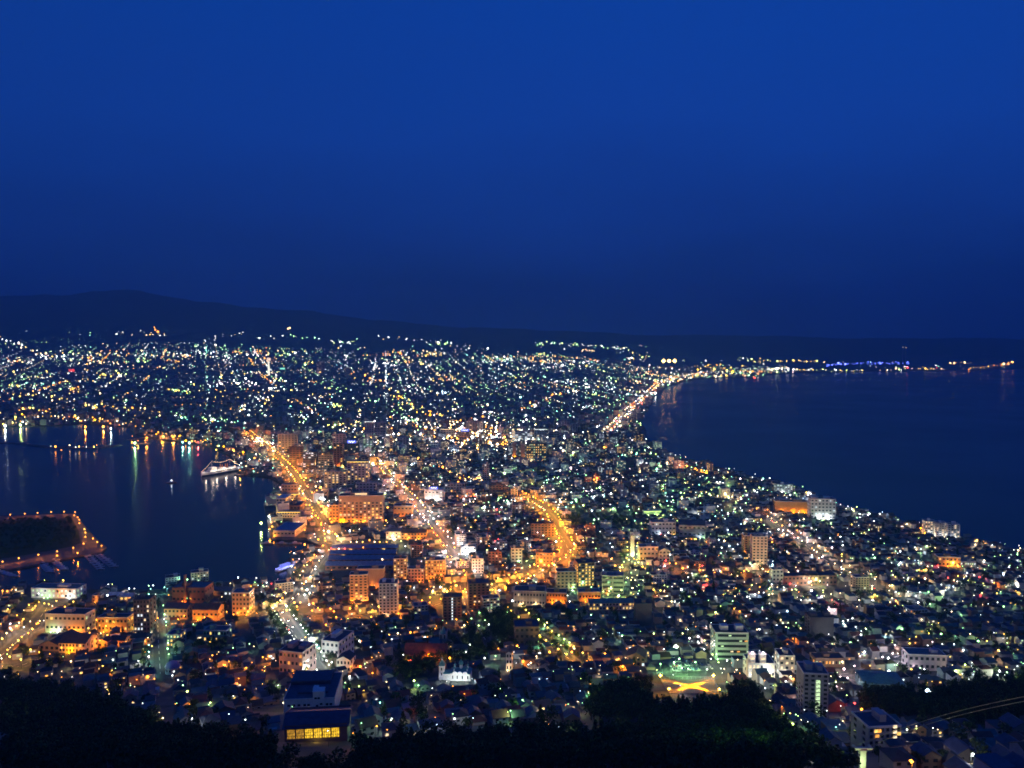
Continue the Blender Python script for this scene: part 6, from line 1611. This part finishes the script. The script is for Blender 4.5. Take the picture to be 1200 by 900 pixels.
# small blocks of flats and offices
TONE = [('tan', 'tan'), ('cream', 'cream'), ('white', 'white'), ('grey', 'grey'), ('brown', 'brown'), ('lilac', 'mauve'), ('brick', 'brick red'), ('dark', 'dark')]
NB = 220
rows = Labels(); spec = []
for h in BLK[:NB]:
    k = rnd.choice(TONE); fl = rnd.choice((3, 3, 4, 4, 5, 6)); spec.append((k, fl)); rows.add((h[0], h[1]), f"{k[1]} {('three', 'four', 'five', 'six')[fl - 3]} storey block")
gl = rows.get()
for h, (k, fl), lb in zip(BLK[:NB], spec, gl):
    x, y, th, px, py = h
    w = rnd.uniform(13, 22); hh = fl * 3.1
    wp = w / y * FPX; hp = hh / y * FPX
    bl('low_block', lb, None, 'block of flats', px - wp / 2, px + wp / 2, py - hp, py, math.degrees(th), rnd.uniform(10, 15), k[0], rnd.choice(('grey', 'dark', 'blue', 'brown')), fl, max(3, int(w / 3.4)), rnd.uniform(0.08, 0.3), rnd.choice(('wy', 'wc', 'yo', 'gw')), rnd.choice(('plain', 'plain', 'balcony')) if y < 1300 else 'plain', side=y < 1400, darkwin=y < 1300, group='small blocks of flats in the town')
q = MB()
for x, y, th, px, py in BLK[NB:]:
    w, d, fl = rnd.uniform(14, 30), rnd.uniform(11, 18), rnd.choice((3, 4, 5, 6, 7, 9)); eh = fl * 3.1
    M = Matrix.Translation((x, y, zt(x, y))) @ Matrix.Rotation(th + R(rnd.uniform(-8, 8)), 4, 'Z')
    wc = tuple(v * rnd.uniform(0.85, 1.1) for v in WALL[rnd.choice(list(WALL))]); rc = ROOFC[rnd.choice(('grey', 'dark', 'blue'))]
    n0 = len(q.v)
    q.box(-w / 2, w / 2, -d / 2, d / 2, -4, eh, 0, wc, bottom=False, top=False); q.box(-w / 2 + .3, w / 2 - .3, -d / 2 + .3, d / 2 - .3, eh - .3, eh - .2, 0, rc, bottom=False)
    bw = w * rnd.uniform(.1, .2); bx = rnd.uniform(-.3, .3) * w; q.box(bx - bw, bx + bw, -2, 3, eh - .19, eh + 2.8, 0, wc, bottom=False)
    lit = rnd.choice((0.08, 0.15, 0.3, 0.5)); tone = rnd.choice(('w', 'y', 'c', 'g', 'w')); nc = int(w / 3.4)
    for j in range(fl):
        for i in range(nc):
            if rnd.random() < lit:
                xx, zz, L = -w / 2 + (i + .5) * w / nc, j * 3.1 + 1.7, rnd.uniform(0.6, 2.4)
                q.face([(xx - .95, -d / 2 - .15, zz - .7), (xx + .95, -d / 2 - .15, zz - .7), (xx + .95, -d / 2 - .15, zz + .7), (xx - .95, -d / 2 - .15, zz + .7)], 1, tuple(v * L for v in WC[tone]))
    for i in range(n0, len(q.v)): q.v[i] = tuple(M @ Vector(q.v[i]))
# the suburbs beyond: plain roofs between the lights
for _ in range(9000):
    py = rnd.uniform(409, 512); px = rnd.uniform(-20, 900); p = at(px, py)
    if p.y < 2880 or p.y > 11000 or not in_poly([p.x], [p.y], POLY)[0]: continue
    s = p.y / 3000; w, d, eh = rnd.uniform(8, 22) * s ** 0.5, rnd.uniform(8, 16) * s ** 0.5, rnd.choice((5, 6, 6, 8, 8, 12, 16, 24))
    wc = tuple(v * rnd.uniform(0.7, 1.1) for v in rnd.choice(HWALL)[1]); rc = rnd.choice(HROOF)[1]
    th = R(20 if px < 420 else 8); M = Matrix.Translation(p) @ Matrix.Rotation(th, 4, 'Z'); n0 = len(q.v)
    q.box(-w / 2, w / 2, -d / 2, d / 2, -4, eh, 0, wc, bottom=False, top=False); q.face([(-w / 2, -d / 2, eh), (w / 2, -d / 2, eh), (w / 2, d / 2, eh), (-w / 2, d / 2, eh)], 0, rc)
    for i in range(n0, len(q.v)): q.v[i] = tuple(M @ Vector(q.v[i]))
structure(q.build('distant_blocks', [AW, AE]), 'stuff')

# ------------------------------------------------------------------ trees
leafm = [mat('leaves_dark', (0.028, 0.045, 0.018), 0.8, 0.35, 0.5, spec=0.2), mat('leaves_mid', (0.045, 0.075, 0.025), 0.8, 0.35, 0.5, spec=0.2), mat('leaves_light', (0.075, 0.115, 0.035), 0.8, 0.3, 0.5, spec=0.2)]
bark = mat('bark', (0.07, 0.05, 0.035), 0.9, 0.3, 2.0)


def crown(seed, H, Rr, n, conical=False):
    r = random.Random(seed); q = MB()
    lumps = []
    for i in range(9):
        u = i / 8
        if conical: z = H * (0.25 + 0.75 * u); rr = Rr * (1 - u) * 0.9 + 0.3; a = r.uniform(0, 6.28); lumps.append((math.cos(a) * rr * 0.3, math.sin(a) * rr * 0.3, z, rr))
        else:
            a = r.uniform(0, 6.28); rad = Rr * r.uniform(0.15, 0.68); lumps.append((math.cos(a) * rad, math.sin(a) * rad, H * r.uniform(0.42, 0.88), Rr * r.uniform(0.32, 0.55)))
    for _ in range(n):
        cx, cy_, cz, cr_ = r.choice(lumps)
        v = Vector((r.gauss(0, 1), r.gauss(0, 1), r.gauss(0, 0.8))).normalized() * cr_ * r.uniform(0.55, 1.05)
        p = Vector((cx, cy_, cz)) + v
        nrm = (v + Vector((r.gauss(0, .5), r.gauss(0, .5), r.gauss(0, .5))) * cr_).normalized(); a = nrm.orthogonal().normalized(); b_ = nrm.cross(a); s = r.uniform(0.35, 0.85); t_ = r.uniform(0.4, 1.0)
        q.face([tuple(p + a * s), tuple(p + b_ * s * t_), tuple(p - a * s * r.uniform(.5, 1)), tuple(p - b_ * s * t_)], r.choice((0, 0, 1, 1, 2)))
    return q


def trunk(H, Rr, seed):
    r = random.Random(seed); q = MB(); q.tube((0, 0, -1), (0, 0, H * 0.5), 0.28, 0.16, 6)
    for _ in range(3):
        a = r.uniform(0, 6.28); q.tube((0, 0, H * r.uniform(.3, .45)), (math.cos(a) * Rr * .5, math.sin(a) * Rr * .5, H * r.uniform(.55, .75)), 0.12, 0.05, 5)
    return q


KIND = []
for i, (nm, H, Rr, n, con) in enumerate((('broadleaf_tree', 9.5, 4.4, 300, False), ('broadleaf_tree', 11.5, 5.2, 340, False), ('conifer_tree', 12.5, 3.2, 260, True), ('broadleaf_tree', 7.5, 3.6, 240, False))):
    cm, tm = crown(50 + i, H, Rr, n, con), trunk(H, Rr, 80 + i)
    KIND.append((nm, cm, tm, cm.mesh('crown', leafm), tm.mesh('trunk', bark)))

TS = []
# the wood on the hillside below the summit, and the dark parks
def fill(pxpoly, step, y0, y1, keep=1.0):
    P_ = pxpoly
    xs = [p[0] for p in P_]
    for yy in np.arange(y0, y1, step):
        half = 0.70 * yy
        for xx in np.arange(-half, half, step):
            x, y = xx + rnd.uniform(-.45, .45) * step, yy + rnd.uniform(-.45, .45) * step
            px, py = to_px((x, y, zt(x, y)))
            if in_poly([px], [py], P_)[0] and rnd.random() < keep:
                if not free(x, y, 4): continue
                if (505 < px < 556 and 780 < py < 828) or (960 < px < 1012 and 800 < py < 850) or (322 < px < 414 and py < 904) or (760 < px < 852 and py < 836): continue
                TS.append((x, y))
fill([(x, y + (17 if y < 900 else 0)) for x, y in black], 6.2, 300, 800)
fill([(x, y + (9 if y < 830 else -3)) for x, y in black2], 6.5, 440, 760)
fill(dark3, 6.5, 600, 1000)
fill(dark4, 6.3, 480, 720)
for s in TREE_SPOTS:
    if s[1] < 1500: TS.append((s[0], s[1]))
# trees along the boulevard verges and the tramway street
for ri, offs, sp_, k in ((2, (-12.5, 12.5), 12, 1), (12, (-9, 9), 14, 1)):
    line, w = ROADS[ri]; acc = 0
    for a, b_ in zip(line, line[1:]):
        acc += (b_ - a).length
        if acc > sp_:
            acc = 0; d = (b_ - a).normalized(); n_ = Vector((d.y, -d.x))
            for o_ in offs: TS.append(((a + n_ * o_).x, (a + n_ * o_).y))
# the town's single trees near the viewer
for h in HS:
    if h[1] < 1150 and rnd.random() < 0.16:
        TS.append((h[0] + 6.5, h[1] + rnd.uniform(-2, 2)))
def visible_edge(x, y):
    px, py = to_px((x, y, zt(x, y) + 5)); return -15 < px < 1215 and py < 905
TS = [t for t in TS if visible_edge(*t)]
# of the wood only its outer trees stand alone; the rest is one mass
def depth_in(px, py):
    return py
score = []
for x, y in TS:
    px, py = to_px((x, y, zt(x, y) + 6))
    inside = in_poly([px], [py - 17], black)[0]
    up = in_poly([px], [py - 30], black)[0]
    score.append(0 if not inside or not up else 1)
order = sorted(range(len(TS)), key=lambda i: (score[i], TS[i][1]))
single = set(order[:290])
rows = Labels(); ks = []
for i in order[:290]:
    k = rnd.choice((0, 1, 2, 3, 3, 0)); ks.append(k); rows.add(TS[i], 'dark conifer' if k == 2 else 'dark leafy tree')
gl = rows.get()
for i, k, lb in zip(order[:290], ks, gl):
    x, y = TS[i]; t = thing(KIND[k][0], lb, 'tree', (x, y, zt(x, y)), rnd.uniform(0, 6.28), 'trees of the town and the wood edge'); s = rnd.uniform(0.75, 1.15); t.scale = (s, s, s * rnd.uniform(.9, 1.15))
    link('crown', KIND[k][3], t); link('trunk', KIND[k][4], t)
VV, FF, MI = [], [], []
base = 0
arrs = [(np.array(k[1].v + k[2].v), [f for f in k[1].f] + [tuple(i + len(k[1].v) for i in f) for f in k[2].f], k[1].m + [3] * len(k[2].f)) for k in KIND]
for i in order[290:]:
    x, y = TS[i]; k = rnd.choice((0, 1, 1, 2, 3)); a, fs, mi = arrs[k]
    th = rnd.uniform(0, 6.28); s = rnd.uniform(.75, 1.2); c, s_ = math.cos(th) * s, math.sin(th) * s
    v = np.empty_like(a); v[:, 0] = a[:, 0] * c - a[:, 1] * s_ + x; v[:, 1] = a[:, 0] * s_ + a[:, 1] * c + y; v[:, 2] = a[:, 2] * s + zt(x, y)
    VV.append(v); FF += [tuple(j + base for j in f) for f in fs]; MI += mi; base += len(a)
if VV:
    me = bpy.data.meshes.new('forest'); me.from_pydata(np.concatenate(VV).tolist(), [], FF)
    for m in leafm + [bark]: me.materials.append(m)
    me.polygons.foreach_set('material_index', MI); structure(link('forest', me), 'stuff')
# trees of the island: one low grove
q = MB(); PI_ = [at_sea(*p) for p in ((-60, 614), (60, 610), (82, 609), (90, 624), (92, 635), (60, 643), (20, 650), (-60, 662))]; PI2 = [(p.x, p.y) for p in PI_]
VV, FF, MI = [], [], []; base = 0
xs = [p[0] for p in PI2]; ys = [p[1] for p in PI2]
for _ in range(1500):
    x, y = rnd.uniform(min(xs), max(xs)), rnd.uniform(min(ys), max(ys))
    if not in_poly([x], [y], PI2)[0]: continue
    k = rnd.choice((0, 3, 3)); a, fs, mi = arrs[k]; th = rnd.uniform(0, 6.28); s = rnd.uniform(.6, .95); c, s_ = math.cos(th) * s, math.sin(th) * s
    v = np.empty_like(a); v[:, 0] = a[:, 0] * c - a[:, 1] * s_ + x; v[:, 1] = a[:, 0] * s_ + a[:, 1] * c + y; v[:, 2] = a[:, 2] * s + 2
    VV.append(v); FF += [tuple(j + base for j in f) for f in fs]; MI += mi; base += len(a)
    if len(VV) > 420: break
me = bpy.data.meshes.new('island_woods'); me.from_pydata(np.concatenate(VV).tolist(), [], FF)
for m in leafm + [bark]: me.materials.append(m)
me.polygons.foreach_set('material_index', MI); structure(link('island_woods', me), 'stuff')
print('trees', len(TS), 'objects', len(bpy.data.objects), 'lights', len([o for o in bpy.data.objects if o.type == 'LIGHT']))
